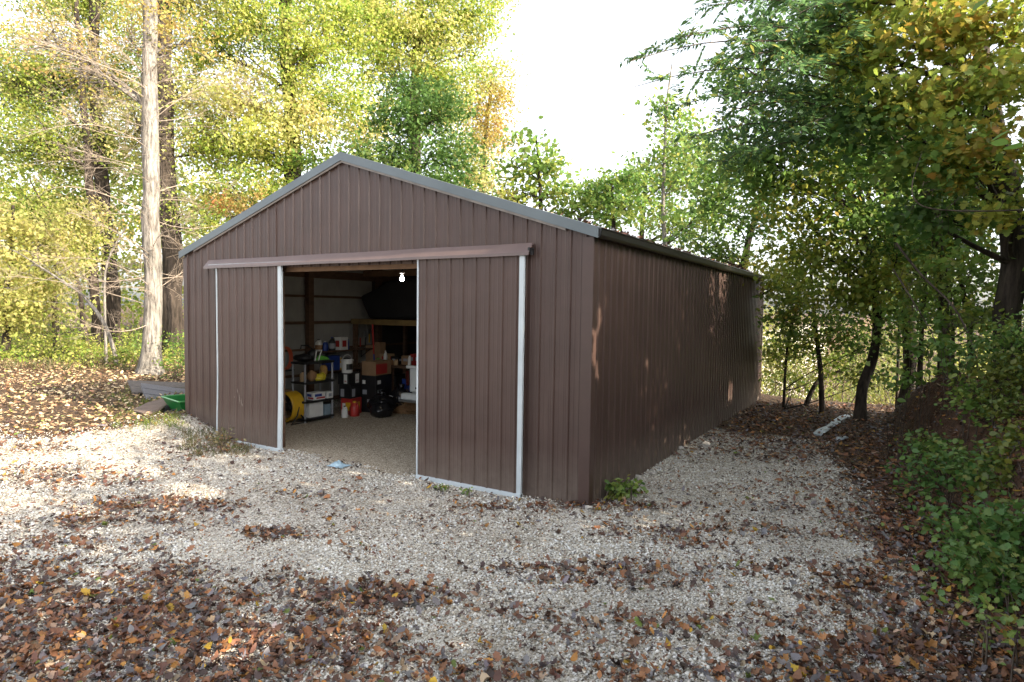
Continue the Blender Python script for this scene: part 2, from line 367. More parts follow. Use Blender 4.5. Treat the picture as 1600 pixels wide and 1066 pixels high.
def litter_density(x, y):
    u, v, D = project(np.stack([x, y, height(x, y)], -1))
    d = dens_list(LITTER, u, v)
    left = S((-x-8.5)/1.5)*S((y+3.5)/1.2)                      # leaf-covered ground left of the barn
    d = np.maximum(d, .95*left)
    d = np.maximum(d, S((x-gravel_foot(y)+1.1)/1.0)*.95)
    d = np.maximum(d, S((y-6.5)/2.5)*S((x+.3)/.3)*.95)
    n = fbm(x*1.9, y*1.9, 41, 4)
    return np.clip(.05 + d*1.3 + (n-.5)*2.2*(.16+d), 0, 1)*np.where(in_barn(x, y), .0, 1)
def gravel_weight(x, y):
    g = 1-S((x-gravel_foot(y)+.9+.9*S((y-2)/4))/.8)
    g = g*(1-.9*S((-x-8.3)/1.8)*S((y+3.5)/1.4))
    g = g*(1-S((y-6.5)/2.0)*S((x+.5)/.5))
    g = np.where((x < -9.1) & (y > -.2), 0, g)
    g = g*S((x+40)/10)*S((y+30)/10)
    return g
def grid_mesh(name, xs, ys, mat, zfun):
    X, Y = np.meshgrid(xs, ys); Z = zfun(X, Y); nx, ny = len(xs), len(ys)
    me = bpy.data.meshes.new(name); P = np.stack([X, Y, Z], -1).reshape(-1, 3)
    idx = np.arange(nx*ny).reshape(ny, nx)
    Q = np.stack([idx[:-1, :-1], idx[:-1, 1:], idx[1:, 1:], idx[1:, :-1]], -1).reshape(-1)
    nf = (nx-1)*(ny-1)
    me.vertices.add(len(P)); me.vertices.foreach_set('co', P.astype(np.float32).ravel())
    me.loops.add(len(Q)); me.loops.foreach_set('vertex_index', Q.astype(np.int32))
    me.polygons.add(nf); me.polygons.foreach_set('loop_start', (np.arange(nf)*4).astype(np.int32))
    me.polygons.foreach_set('use_smooth', np.ones(nf, bool))
    a = me.attributes.new('zone', 'FLOAT_COLOR', 'POINT'); c = np.ones((len(P), 4), np.float32)
    c[:, 0] = gravel_weight(P[:, 0], P[:, 1]); c[:, 1] = litter_density(P[:, 0], P[:, 1]); c[:, 2] = S((P[:, 2]-.25)/.4)*S((P[:, 0]-2.5)/1)
    a.data.foreach_set('color', c.ravel())
    me.update(calc_edges=True); me.materials.append(mat)
    o = bpy.data.objects.new(name, me); COL.objects.link(o); return o
def ground_mat():
    mt, n, l, b = new_mat('ground_gravel_and_soil')
    geo = n.new('ShaderNodeNewGeometry'); pos = geo.outputs['Position']
    at = n.new('ShaderNodeAttribute'); at.attribute_name = 'zone'; sp = n.new('ShaderNodeSeparateColor'); l.new(at.outputs['Color'], sp.inputs[0])
    vo = n.new('ShaderNodeTexVoronoi'); vo.inputs['Scale'].default_value = 52; l.new(pos, vo.inputs['Vector'])
    rs = n.new('ShaderNodeSeparateColor'); l.new(vo.outputs['Color'], rs.inputs[0])
    gr = ramp(n, [(0, (.10, .085, .07)), (.18, (.30, .27, .23)), (.5, (.50, .46, .40)), (.8, (.62, .59, .54)), (1, (.76, .74, .71))]); l.new(rs.outputs[0], gr.inputs[0])
    pn = noise(n, l, .9, 5, .6, pos); pr = ramp(n, [(.3, (.72, .68, .62)), (.65, (1.05, 1.03, 1.0))]); l.new(pn.outputs[0], pr.inputs[0])
    mg = n.new('ShaderNodeMix'); mg.data_type = 'RGBA'; mg.blend_type = 'MULTIPLY'; mg.inputs[0].default_value = 1; l.new(gr.outputs[0], mg.inputs[6]); l.new(pr.outputs[0], mg.inputs[7])
    # soil with decayed leaf crumbs
    v2 = n.new('ShaderNodeTexVoronoi'); v2.inputs['Scale'].default_value = 26; l.new(pos, v2.inputs['Vector'])
    r2 = n.new('ShaderNodeSeparateColor'); l.new(v2.outputs['Color'], r2.inputs[0])
    so = ramp(n, [(0, (.03, .02, .014)), (.5, (.07, .045, .03)), (.8, (.13, .075, .04)), (1, (.22, .14, .075))]); l.new(r2.outputs[0], so.inputs[0])
    # bare red-brown bank
    bn = noise(n, l, 5, 6, .65, pos); bk = ramp(n, [(.3, (.05, .028, .018)), (.7, (.15, .085, .055))]); l.new(bn.outputs[0], bk.inputs[0])
    ms = n.new('ShaderNodeMix'); ms.data_type = 'RGBA'; l.new(sp.outputs[2], ms.inputs[0]); l.new(so.outputs[0], ms.inputs[6]); l.new(bk.outputs[0], ms.inputs[7])
    # mask: gravel weight broken up by noise, darkened where litter lies thick
    n3 = noise(n, l, 3.2, 6, .7, pos)
    a1 = n.new('ShaderNodeMath'); a1.operation = 'MULTIPLY_ADD'; a1.inputs[1].default_value = 1.6; l.new(sp.outputs[0], a1.inputs[0]); l.new(n3.outputs[0], a1.inputs[2])
    a2 = n.new('ShaderNodeMath'); a2.operation = 'MULTIPLY_ADD'; a2.inputs[1].default_value = -.75; l.new(sp.outputs[1], a2.inputs[0]); l.new(a1.outputs[0], a2.inputs[2])
    mr = n.new('ShaderNodeMapRange'); mr.inputs[1].default_value = 1.05; mr.inputs[2].default_value = 1.5; l.new(a2.outputs[0], mr.inputs[0])
    mx = n.new('ShaderNodeMix'); mx.data_type = 'RGBA'; l.new(mr.outputs[0], mx.inputs[0]); l.new(ms.outputs[2], mx.inputs[6]); l.new(mg.outputs[2], mx.inputs[7])
    l.new(mx.outputs[2], b.inputs['Base Color']); b.inputs['Roughness'].default_value = .92; b.inputs['Specular IOR Level'].default_value = .25
    bp = n.new('ShaderNodeBump'); bp.inputs['Strength'].default_value = .9; bp.inputs['Distance'].default_value = .018; bp.invert = True
    l.new(vo.outputs['Distance'], bp.inputs['Height']); l.new(bp.outputs[0], b.inputs['Normal'])
    return mt
def floor_mat():
    mt, n, l, b = new_mat('fine_tan_gravel')
    geo = n.new('ShaderNodeNewGeometry'); pos = geo.outputs['Position']
    vo = n.new('ShaderNodeTexVoronoi'); vo.inputs['Scale'].default_value = 55; l.new(pos, vo.inputs['Vector'])
    rs = n.new('ShaderNodeSeparateColor'); l.new(vo.outputs['Color'], rs.inputs[0])
    gr = ramp(n, [(0, (.16, .12, .08)), (.5, (.40, .33, .24)), (1, (.55, .48, .38))]); l.new(rs.outputs[0], gr.inputs[0])
    l.new(gr.outputs[0], b.inputs['Base Color']); b.inputs['Roughness'].default_value = .92
    bp = n.new('ShaderNodeBump'); bp.inputs['Strength'].default_value = .8; bp.inputs['Distance'].default_value = .015; bp.invert = True
    l.new(vo.outputs['Distance'], bp.inputs['Height']); l.new(bp.outputs[0], b.inputs['Normal'])
    return mt
xs = np.unique(np.round(np.concatenate([np.arange(-20, 8.01, .13), np.linspace(-60, -20, 50), np.linspace(8, 40, 36), [-400, -250, -150, -100, -75, 55, 75, 110, 180, 300, 400]]), 3))
ys = np.unique(np.round(np.concatenate([np.arange(-8.5, 16.01, .13), np.linspace(-30, -8.5, 22), np.linspace(16, 60, 50), [-300, -150, -80, -50, 75, 100, 150, 250, 400, 600]]), 3))
g = grid_mesh('ground', xs, ys, ground_mat(), height); tag(g, 'gravel drive fading into leaf covered soil and a dirt bank', 'ground', kind='structure')
fm = floor_mat()
bf = grid_mesh('barn_floor', np.linspace(-9.05, -.05, 46), np.linspace(-.15, 13.05, 66), fm, lambda x, y: .004+.02*(fbm(x*.8, y*.8, 77)-.5)*S((y-.2)/1.))
tag(bf, 'fine tan gravel floor inside the barn', 'floor', kind='structure')

# ------------------------------------------------------------------ the barn
BW, BL, RX = 9.1, 13.13, -4.55
def roof_z(x): return 5.20 - .3207*abs(x-RX)
def rib_profile(s0, s1, phase, pitch=.2286, h=.019, minor=True):
    pts = [(s0, 0.)]; k0 = math.floor((s0-phase)/pitch)-1; k = k0
    while True:
        c = phase + k*pitch; k += 1
        if c > s1+.1: break
        L = [(c-.022, 0), (c-.009, h), (c+.009, h), (c+.022, 0)]
        if minor:
            for q in (1/3, 2/3): a = c+pitch*q; L += [(a-.012, 0), (a-.004, .0035), (a+.004, .0035), (a+.012, 0)]
        for p in L:
            if s0+.001 < p[0] < s1-.001: pts.append(p)
    pts.append((s1, 0.)); return pts
def ribbed(mb, plane, s0, s1, phase, z0, z1, base, sign, h=.019, minor=True):
    P = rib_profile(s0, s1, phase, .2286, h, minor); v = []; n = len(P)
    for top in (0, 1):
        for s, d in P:
            z = (z1(s) if callable(z1) else z1) if top else (z0(s) if callable(z0) else z0)
            v.append((s, base+sign*d, z) if plane == 'y' else (base+sign*d, s, z))
    mb.add(v, [(i, i+1, n+i+1, n+i) for i in range(n-1)])
barn = thing('pole_barn', 'brown ribbed metal pole barn with two white edged sliding doors standing open', 'barn', (RX, 6.5, 0))
OX0, OX1, OZ = -6.25, -2.55, 3.34
wt = lambda x: roof_z(x)-.035
mb = MB()
ribbed(mb, 'y', -9.1, OX0, -.319, -.35, wt, 0, -1); ribbed(mb, 'y', OX1, 0, -.319, -.35, wt, 0, -1)
P_split = lambda a, b: ribbed(mb, 'y', a, b, -.319, OZ, wt, 0, -1)
P_split(OX0, RX); P_split(RX, OX1)
def screw(mb, x, y, z, ax):
    if ax == 'y': mb.box((x, y-.003, z), (.011, .006, .011))
    else: mb.box((x+.003, y, z), (.006, .011, .011))
for z in (.35, .95, 1.56, 2.23, 2.89, 3.5, 4.1, 4.7):
    for k in range(40):
        x = -.319-.2286*k+.04
        if x > -9.05 and x < -.14 and z < wt(x)-.1 and not (OX0-.01 < x < OX1+.01 and z < OZ): screw(mb, x, 0, z, 'y')
mb.build('front_wall', M['wall'], barn)
mb = MB(); ribbed(mb, 'x', 0, BL, .19, -.35, 3.70, 0, 1)
for z in (.35, .95, 1.56, 2.23, 2.89, 3.45):
    for k in range(57): screw(mb, 0, .23+.2286*k, z, 'x')
mb.build('side_wall', M['wall'], barn)
mb = MB(); ribbed(mb, 'x', 0, BL, .19, -.35, 3.70, -BW, -1); mb.build('side_wall', M['wall'], barn)
mb = MB(); ribbed(mb, 'y', -BW, RX, -.319, -.6, wt, BL, 1); ribbed(mb, 'y', RX, 0, -.319, -.6, wt, BL, 1); mb.build('back_wall', M['wall'], barn)
# sheet backs inside: pale near the doorway, deep-barn shade coloured into the rest
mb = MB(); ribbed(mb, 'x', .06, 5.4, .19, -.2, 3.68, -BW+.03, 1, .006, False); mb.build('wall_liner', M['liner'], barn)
mb = MB(); ribbed(mb, 'x', 5.4, BL-.04, .19, -.2, 3.68, -BW+.03, 1, .006, False); mb.build('wall_liner', M['shadeliner'], barn)
mb = MB(); ribbed(mb, 'x', .06, BL-.04, .19, -.2, 3.68, -.03, -1, .006, False); mb.build('wall_liner', M['shadeliner'], barn)
mb = MB(); ribbed(mb, 'y', -BW+.04, RX, -.319, -.2, wt, BL-.03, -1, .006, False); ribbed(mb, 'y', RX, -.04, -.319, -.2, wt, BL-.03, -1, .006, False); mb.build('wall_liner', M['shadeliner'], barn)
mb = MB(); mb.prism([(-9.06, -.2), (OX0-.02, -.2), (OX0-.02, wt(OX0)-.02), (-9.06, wt(-9.06)-.02)], 'y', .02, .03)
mb.prism([(OX1+.02, -.2), (-.04, -.2), (-.04, wt(-.04)-.02), (OX1+.02, wt(OX1)-.02)], 'y', .02, .03)
mb.prism([(OX0-.01, OZ+.02), (OX1+.01, OZ+.02), (OX1+.01, wt(OX1)-.02), (RX, wt(RX)-.02), (OX0-.01, wt(OX0)-.02)], 'y', .02, .03)
mb.build('wall_liner', M['liner'], barn)
# roof
mb = MB()
for sgn in (-1, 1):
    xe = RX + sgn*(BW/2+.07); th = .02
    P = rib_profile(-.06, BL+.08, .1, .2286, .016, False); n = len(P); v = []
    for x in (RX, xe):
        for s, d in P: v.append((x, s, roof_z(x)+d))
    mb.add(v, [(i, i+1, n+i+1, n+i) for i in range(n-1)])
    v = [(x, y, roof_z(x)-th) for x in (RX, xe) for y in (-.06, BL+.08)]; mb.add(v, [(0, 1, 3, 2)])
roof = mb.build('roof', M['galv'], barn)
mb = MB()
for sgn in (-1, 1):
    x1 = RX+sgn*.17
    mb.add([(RX, -.07, 5.225), (RX, BL+.09, 5.225), (x1, BL+.09, 5.225-.0545), (x1, -.07, 5.225-.0545), (x1, -.07, 5.15), (x1, BL+.09, 5.15)], [(0, 1, 2, 3), (3, 2, 5, 4)])
mb.build('ridge_cap', M['galv'], roof)
for sgn in (-1, 1):
    mb = MB(); xe = RX+sgn*(BW/2+.10)
    for (y0, y1, t0, t1) in ((-.075, -.055, .022, -.118),):
        v = [(RX, y0, roof_z(RX)+t0), (xe, y0, roof_z(xe)+t0), (xe, y0, roof_z(xe)+t1), (RX, y0, roof_z(RX)+t1)]
        v += [(a, y1, c) for a, b_, c in v]
        mb.add(v, [(0, 1, 2, 3), (7, 6, 5, 4), (0, 4, 5, 1), (3, 2, 6, 7), (1, 5, 6, 2), (0, 3, 7, 4)])
    v = [(RX, -.075, roof_z(RX)+.022), (xe, -.075, roof_z(xe)+.022), (xe, .07, roof_z(xe)+.026), (RX, .07, roof_z(RX)+.026)]
    mb.add(v, [(0, 1, 2, 3)])
    mb.build('rake_trim', M['galv'], roof)
    mb = MB(); xb = RX+sgn*(BW/2-.38)                  # pale strip under the rake
    v = [(RX, -.03, roof_z(RX)-.118), (xb, -.03, roof_z(xb)-.118), (xb, -.03, roof_z(xb)-.150), (RX, -.03, roof_z(RX)-.150)]
    v += [(a, -.055, c) for a, b_, c in v]
    mb.add(v, [(3, 2, 1, 0), (4, 5, 6, 7), (0, 1, 5, 4), (3, 7, 6, 2), (1, 2, 6, 5), (0, 4, 7, 3)])
    mb.build('rake_closure', pm('closure_strip_paint', (.22, .19, .17), .5), roof)
# gutter along the right eave
gp = [(.035, 3.735), (.035, 3.62), (.055, 3.60), (.115, 3.60), (.135, 3.63), (.14, 3.70), (.155, 3.715), (.15, 3.725), (.128, 3.712), (.122, 3.64), (.108, 3.615), (.06, 3.615), (.047, 3.63), (.047, 3.735)]
mb = MB(); mb.prism([(a, b) for a, b in gp], 'y', -.055, BL-.65); 
mb2 = [(x, z) for x, z in gp]
gut = MB(); n = len(gp)
v = [(x, y, z-.006*abs(y)/6) for y in (-.05, BL-.6) for x, z in gp]
gut.add(v, [(i, (i+1) % n, n+(i+1) % n, n+i) for i in range(n)])
gut.prism([(.04, 3.73), (.04, 3.61), (.115, 3.605), (.14, 3.71)], 'y', -.048, -.035)
gut.build('gutter', M['gutter'], barn)
# corner trims
for xa, xb, ya, yb in ((-.135, .024, -.028, -.006), (.003, .026, -.004, .11), (-9.126, -8.99, -.028, -.006), (-9.128, -9.105, -.004, .11), (.003, .026, BL-.12, BL+.02)):
    q = MB(); zt = 3.69 if ya > -.02 else wt(min(xb, 0) if xb > -1 else max(xa, -9.1))-.09
    q.frm(xa, xb, ya, yb, -.35, zt); q.build('corner_trim', M['trimbrown'], barn, bevel=.004)
# hood over the door track
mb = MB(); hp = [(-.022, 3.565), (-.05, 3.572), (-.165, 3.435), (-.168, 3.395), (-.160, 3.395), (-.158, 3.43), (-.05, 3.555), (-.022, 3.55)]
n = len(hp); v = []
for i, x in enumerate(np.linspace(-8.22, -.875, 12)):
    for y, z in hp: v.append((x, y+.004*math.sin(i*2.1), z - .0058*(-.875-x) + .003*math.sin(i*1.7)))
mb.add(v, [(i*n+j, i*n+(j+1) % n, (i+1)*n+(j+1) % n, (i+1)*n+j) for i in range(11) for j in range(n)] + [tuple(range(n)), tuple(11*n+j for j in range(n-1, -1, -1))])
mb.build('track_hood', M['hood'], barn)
mb = MB(); mb.frm(-8.1, -.95, -.14, -.085, 3.395, 3.44); mb.build('door_track', M['steel'], barn)
mb = MB(); mb.frm(-.90, -.872, -.15, -.02, 3.44, 3.50); mb.box((-.858, -.10, 3.425), (.03, .05, .05)); mb.build('track_bracket', M['black'], barn)
# doors
def door(x0, x1, z0, z1, phase, wl, wr, lean=0):
    def bend(z): return -.10 - lean*S((1.3-z)/1.3)
    zs = np.linspace(z0, z1, 9); P = rib_profile(x0, x1, phase); n = len(P); q = MB(); v = []
    for z in zs:
        for s, d in P: v.append((s, float(bend(z))-d-.02, z))
    for z in zs: v += [(x0, float(bend(z))+.02, z), (x1, float(bend(z))+.02, z)]
    f = [(r*n+i, r*n+i+1, (r+1)*n+i+1, (r+1)*n+i) for r in range(8) for i in range(n-1)]
    k = 9*n
    f += [(k+2*r, k+2*r+2, k+2*r+3, k+2*r+1) for r in range(8)]
    q.add(v, f); dr = q.build('sliding_door', M['door'], barn)
    for xa, xb in ((x0-.012, x0+wl), (x1-wr, x1+.012)):
        t = MB(); 
        for r in range(8):
            za, zb = zs[r], zs[r+1]; ya, yb = float(bend(za)), float(bend(zb))
            vv = [(xa, ya-.036, za), (xb, ya-.036, za), (xb, ya+.005, za), (xa, ya+.005, za), (xa, yb-.036, zb), (xb, yb-.036, zb), (xb, yb+.005, zb), (xa, yb+.005, zb)]
            t.add(vv, [(0, 1, 5, 4), (1, 2, 6, 5), (2, 3, 7, 6), (3, 0, 4, 7)])
        t.build('edge_trim', M['white'], dr)
    t = MB(); t.frm(x0-.012, x1+.012, float(bend(z0))-.05, float(bend(z0))+.03, z0-.03, z0+.035); t.build('bottom_trim', M['white'], dr, bevel=.004)
    return dr
dR = door(-2.835, -.975, .03, 3.42, -2.835+.15, .012, .06)
dL = door(-7.86, -5.985, .03, 3.38, -7.86+.13, .012, .075, .03)
scr = pm('scraped_paint', (.34, .29, .25), .5)
# scuffs where something has scraped the left door
rg = np.random.default_rng(4)
for (u, v0, Ls) in ((371, 607, .10), (374, 614, .22), (377, 622, .16), (366, 618, .06), (379, 630, .07)):
    p = ony(u, v0, -.145); w_ = .006+.006*rg.random(); q = MB()
    q.add([(p[0]-w_, p[1], p[2]), (p[0]+w_*.3, p[1], p[2]-Ls*.4), (p[0]+w_, p[1], p[2]-Ls), (p[0]-w_*.4, p[1], p[2]-Ls*.6)], [(0, 1, 2, 3)])
    q.build('scrape_mark', scr, dL)
# frame inside
mb = MB(); mb.frm(OX0-.3, OX1+.3, .035, .075, OZ-.075, OZ+.2); mb.build('door_header', M['warmwood'], barn, bevel=.004)
for x in (OX0-.07, OX1+.07): q = MB(); q.frm(x-.07, x+.07, .035, .17, -.1, OZ-.08); q.build('post', M['lumber'], barn, bevel=.004)
for y in (.64, 3.08, 5.52, 7.96, 10.4):
    for x in (-8.93, -.17):
        q = MB(); q.frm(x-.07, x+.07, y-.08, y+.08, -.1, 3.64); q.build('post', M['lumber'], barn, bevel=.004)
for z, h in ((.25, .09), (.93, .06), (1.56, .05), (2.23, .07), (2.89, .06), (3.45, .20)):
    for x in (-9.035, -.065):
        q = MB(); q.frm(x-.022, x+.022, .2, BL-.1, z-h/2, z+h/2); q.build('girt', M['lumber'], barn)
for z in (.5, 1.3, 2.1, 2.9):
    q = MB(); q.frm(-8.9, -.2, BL-.09, BL-.05, z-.05, z+.05); q.build('girt', M['lumber'], barn)
for y in (2.55, 5.0, 7.45, 9.9):
    q = MB(); q.frm(-8.98, -.12, y-.02, y+.02, 3.46, 3.62)
    for sgn in (-1, 1):
        a = Vector((RX+sgn*4.35, y, 3.70)); b = Vector((RX+sgn*.02, y, roof_z(RX)-.12)); q.tube([a, b], [.07, .07], 4)
    q.tube([(RX, y, 3.6), (RX, y, 5.0)], .05, 4)
    for sgn in (-1, 1): q.tube([(RX+sgn*.1, y, 3.6), (RX+sgn*2.1, y, 4.38)], .05, 4)
    q.build('roof_truss', M['warmwood'], barn)
for k in range(1, 6):
    for sgn in (-1, 1):
        x = RX+sgn*k*.78; q = MB(); q.box((x, BL/2, roof_z(x)-.075), (.09, BL-.2, .04), ry=sgn*.31); q.build('purlin', M['lumber'], barn)

# ------------------------------------------------------------------ lamp and things stored inside
pb = ony(628, 435, 2.45)
t = thing('hanging_bulb', 'glowing bare bulb hanging from a white socket under the truss', 'light bulb', (pb[0], pb[1], pb[2]-.06))
q = MB(); q.lathe(pb, [(.0, -.055), (.025, -.05), (.042, -.02), (.04, .01), (.022, .045), (.018, .06)], 16); q.build('bulb', M['bulb'], t, smooth=True)
q = MB(); q.lathe(pb, [(.022, .055), (.024, .085), (.055, .10), (.06, .125), (.0, .13)], 16); q.build('socket', M['grey'], t, smooth=True)
q = MB(); q.tube([pb+np.array([0, 0, .125]), (pb[0], 2.5, 3.56)], .012, 6); q.build('cord', M['black'], t)

def shelf_unit(name, label, x0, x1, y0, y1, H, zs, postmat, shelfmat):
    t = thing(name, label, 'shelf', ((x0+x1)/2, (y0+y1)/2, 0))
    for x in (x0, x1):
        for y in (y0, y1):
            q = MB(); q.lathe((x, y, .01), [(0, 0), (.024, 0), (.024, H-.02), (0, H-.02)], 12); q.build('post', postmat, t)
    for z in zs:
        q = MB(); q.frm(x0-.04, x1+.04, y0-.04, y1+.04, z-.05, z); q.build('shelf', shelfmat, t, bevel=.01)
    return t
SX0, SX1, SY0, SY1 = -8.22, -7.82, 1.98, 2.78
shelf_unit('plastic_shelf_unit', 'black plastic shelf unit on grey posts just inside the left door', SX0, SX1, SY0, SY1, 1.36, (.10, .50, .93, 1.38), M['grey'], M['black'])
def simple(name, label, cat, mb, mat, bevel=0, smooth=False, group=None):
    return tag(mb.build(name, mat, bevel=bevel, smooth=smooth), label, cat, group)
def boxy(name, label, cat, c, size, mat, rz=0, lid=None, panels=(), faces='xy'):
    # carton: body, flap seam and printed panels
    t = thing(name, label, cat, c)
    q = MB(); q.box((c[0], c[1], c[2]+size[2]/2), size, rz); q.build('body', mat, t, bevel=.006)
    if lid is not None:
        q = MB(); q.box((c[0], c[1], c[2]+size[2]+.006), (size[0]*1.03, size[1]*1.03, .012), rz); q.build('lid', lid, t, bevel=.003)
    for (dx, dz, sx, sz, pmx) in panels:           # printed areas on the face towards the doorway (+X face) and the -Y face
        R = Matrix.Rotation(rz, 3, 'Z')
        for face in faces:
            if face == 'x': lc = Vector((size[0]/2+.002, dx*size[1], dz*size[2])); s3 = (.003, sx*size[1], sz*size[2])
            else: lc = Vector((dx*size[0], -size[1]/2-.002, dz*size[2])); s3 = (sx*size[0], .003, sz*size[2])
            pc = R @ lc + Vector((c[0], c[1], c[2])); q = MB(); q.box(tuple(pc), s3, rz); q.build('printed_panel', pmx, t)
    return t
def jug(name, label, c, r, h, mat, cap, cat='jug', lab=None):
    t = thing(name, label, cat, c)
    q = MB(); q.lathe(c, [(0, 0), (r*.95, 0), (r, .02), (r, h*.62), (r*.8, h*.76), (r*.32, h*.88), (r*.3, h*.93)], 14); q.build('body', mat, t, smooth=True)
    q = MB(); q.lathe((c[0], c[1], c[2]+h*.92), [(r*.36, 0), (r*.36, h*.09), (0, h*.09)], 12); q.build('cap', cap, t)
    q = MB(); q.tube([(c[0]+r*.3, c[1], c[2]+h*.9), (c[0]+r*.85, c[1], c[2]+h*.92), (c[0]+r*1.0, c[1], c[2]+h*.6)], r*.13, 6); q.build('handle', mat, t)
    if lab: q = MB(); q.lathe((c[0], c[1], c[2]+h*.15), [(r*1.02, 0), (r*1.02, h*.38)], 14); q.build('paper_label', lab, t)
    return t
def bucket(name, label, c, r, h, mat, handlemat, lab=None):
    t = thing(name, label, 'bucket', c)
    q = MB(); q.lathe(c, [(0, .005), (r*.86, 0), (r*.97, h*.9), (r*1.06, h*.9), (r*1.06, h), (r*.98, h), (r*.9, h*.2), (0, h*.15)], 20); q.build('body', mat, t)
    q = MB(); q.tube([(c[0], c[1]+r*math.cos(a)*1.05, c[2]+h*.92+r*1.0*math.sin(a)) for a in np.linspace(0, PI, 10)], .006, 5); q.build('handle', handlemat, t)
    if lab:
        q = MB(); q.add([(c[0]+r*1.0*math.cos(a), c[1]+r*1.0*math.sin(a), c[2]+z) for z in (h*.25, h*.7) for a in (-.9, -.5, -.1, .3)], [(i, i+1, 5+i, 4+i) for i in range(3)]); q.build('printed_panel', lab, t)
    return t
# on the shelf unit
q = MB(); q.blob((-8.05, 2.12, 1.47), (.19, .2, .085), 3, 14, 8, .15); simple('folded_bag', 'black soft bag lying on the left end of the top shelf', 'bag', q, M['black'], smooth=True)
t = thing('leaf_blower', 'black handheld blower with raised handle on the top shelf', 'leaf blower', (-8.02, 2.32, 1.385))
q = MB(); q.blob((-8.0, 2.36, 1.53), (.12, .14, .12), 5, 14, 9, .08); q.build('motor_housing', M['black'], t, smooth=True)
q = MB(); q.tube([(-8.0, 2.46, 1.47), (-7.96, 2.6, 1.455), (-7.93, 2.74, 1.44)], [.06, .05, .04], 10); q.build('nozzle', M['black'], t)
q = MB(); q.tube([(-8.02, 2.42, 1.62), (-8.05, 2.26, 1.74), (-8.06, 2.08, 1.75), (-8.06, 2.06, 1.66)], .018, 8); q.build('handle', M['black'], t)
for k, (y, a) in enumerate(((2.30, .12), (2.40, .2))):
    q = MB(); q.tube([(-7.86, y, 1.39), (-7.88, y+a*.4, 1.55), (-7.92, y+a*.8, 1.62)], .014, 7)
    simple('white_tool_handle', 'pale stick standing in front of the black blower, the %s one' % ('left' if k == 0 else 'right'), 'handle', q, M['whitep'])
q = MB(); q.add([(-7.93, 2.36, 1.39), (-7.80, 2.70, 1.40), (-7.98, 2.74, 1.40), (-7.93, 2.40, 1.53), (-7.86, 2.68, 1.46), (-8.0, 2.6, 1.50)], [(0, 1, 4, 3), (1, 2, 5, 4), (2, 0, 3, 5), (3, 4, 5), (0, 2, 1)])
simple('green_guard', 'bright green wedge shaped tool cover on the top shelf', 'tool cover', q, M['lime'], bevel=.015)
jug('oil_jug', 'tan jug at the left of the second shelf', (-7.98, 2.06, .93), .075, .24, M['tan'], M['black'])
q = MB(); q.blob((-7.92, 2.27, 1.05), (.1, .12, .13), 11, 12, 8, .14); simple('paper_sack', 'rumpled brown sack in the middle of the second shelf', 'bag', q, M['brownbag'])
q = MB(); q.blob((-7.86, 2.46, 1.01), (.08, .15, .09), 14, 12, 8, .25); t = simple('yellow_packet', 'shiny yellow packet lying on the second shelf', 'packet', q, M['yellowbag'])
q = MB(); q.blob((-7.95, 2.64, 1.13), (.09, .09, .15), 17, 12, 8, .16); simple('gold_pouch', 'dull gold cloth pouch at the right of the second shelf', 'pouch', q, M['goldbag'])
wht = M['whitep']
boxy('printed_box', 'white carton with blue print and red band on the third shelf', 'box', (-7.9, 2.36, .50), (.24, .34, .17), wht, 0, None, ((-.1, .62, .6, .35, M['blue']), (.1, .25, .75, .22, M['red'])))
boxy('parts_box', 'small white carton with grey print at the right of the third shelf', 'box', (-7.88, 2.68, .50), (.2, .17, .15), wht, 0, None, ((0, .5, .5, .5, M['grey']),))
boxy('storage_bin', 'white plastic bin on the bottom shelf', 'bin', (-8.0, 2.33, .10), (.3, .4, .33), M['whitep'], 0, M['grey'])
boxy('tool_case', 'small grey blue case beside the white bin on the bottom shelf', 'case', (-7.95, 2.66, .10), (.24, .17, .26), pm('grey_blue_plastic', (.2, .27, .32), .5), 0, M['black'])
# drum fan
fc = onz(449, 661, 0); fc = np.array([fc[0]+.0, fc[1]+.06, 0])
t = thing('drum_fan', 'yellow drum fan on the gravel in front of the black shelf unit', 'fan', fc)
ax = Vector((-.02, -1, .0)).normalized(); c0 = np.array([fc[0], fc[1], .37])
prof = [(.315, -.17), (.335, -.17), (.345, -.15), (.335, -.12), (.335, .12), (.345, .15), (.335, .17), (.315, .17), (.315, -.17)]
q = MB(); q.lathe(c0, prof, 36, ax); q.build('drum', M['yellowp'], t, smooth=False)
q = MB()
for s_ in (-.165, .165):
    cc = c0+np.array(ax)*s_
    sd = Vector((-ax.y, ax.x, 0))
    for r in np.linspace(.06, .30, 7): q.tube([cc+r*(np.array(sd)*math.cos(a)+np.array([0, 0, 1])*math.sin(a)) for a in np.linspace(0, 2*PI, 25)], .0035, 4, False)
    for a in np.linspace(0, PI, 6, False):
        e = np.array(sd)*math.cos(a)+np.array([0, 0, 1])*math.sin(a); q.tube([cc-e*.315, cc+e*.315], .004, 4)
q.build('grille', M['black'], t)
q = MB(); q.lathe(c0, [(0, -.1), (.09, -.1), (.09, .1), (0, .1)], 16, ax); q.build('motor', M['black'], t)
q = MB(); sd = np.array([-ax.y, ax.x, 0])
for a in np.arange(4)*PI/2+.4:
    e = sd*math.cos(a)+np.array([0, 0, 1])*math.sin(a); g_ = sd*-math.sin(a)+np.array([0, 0, 1])*math.cos(a)
    q.add([c0+e*.07-g_*.03, c0+e*.28-g_*.09-np.array(ax)*.05, c0+e*.28+g_*.09+np.array(ax)*.05, c0+e*.07+g_*.03], [(0, 1, 2, 3)])
q.build('blade', M['black'], t)
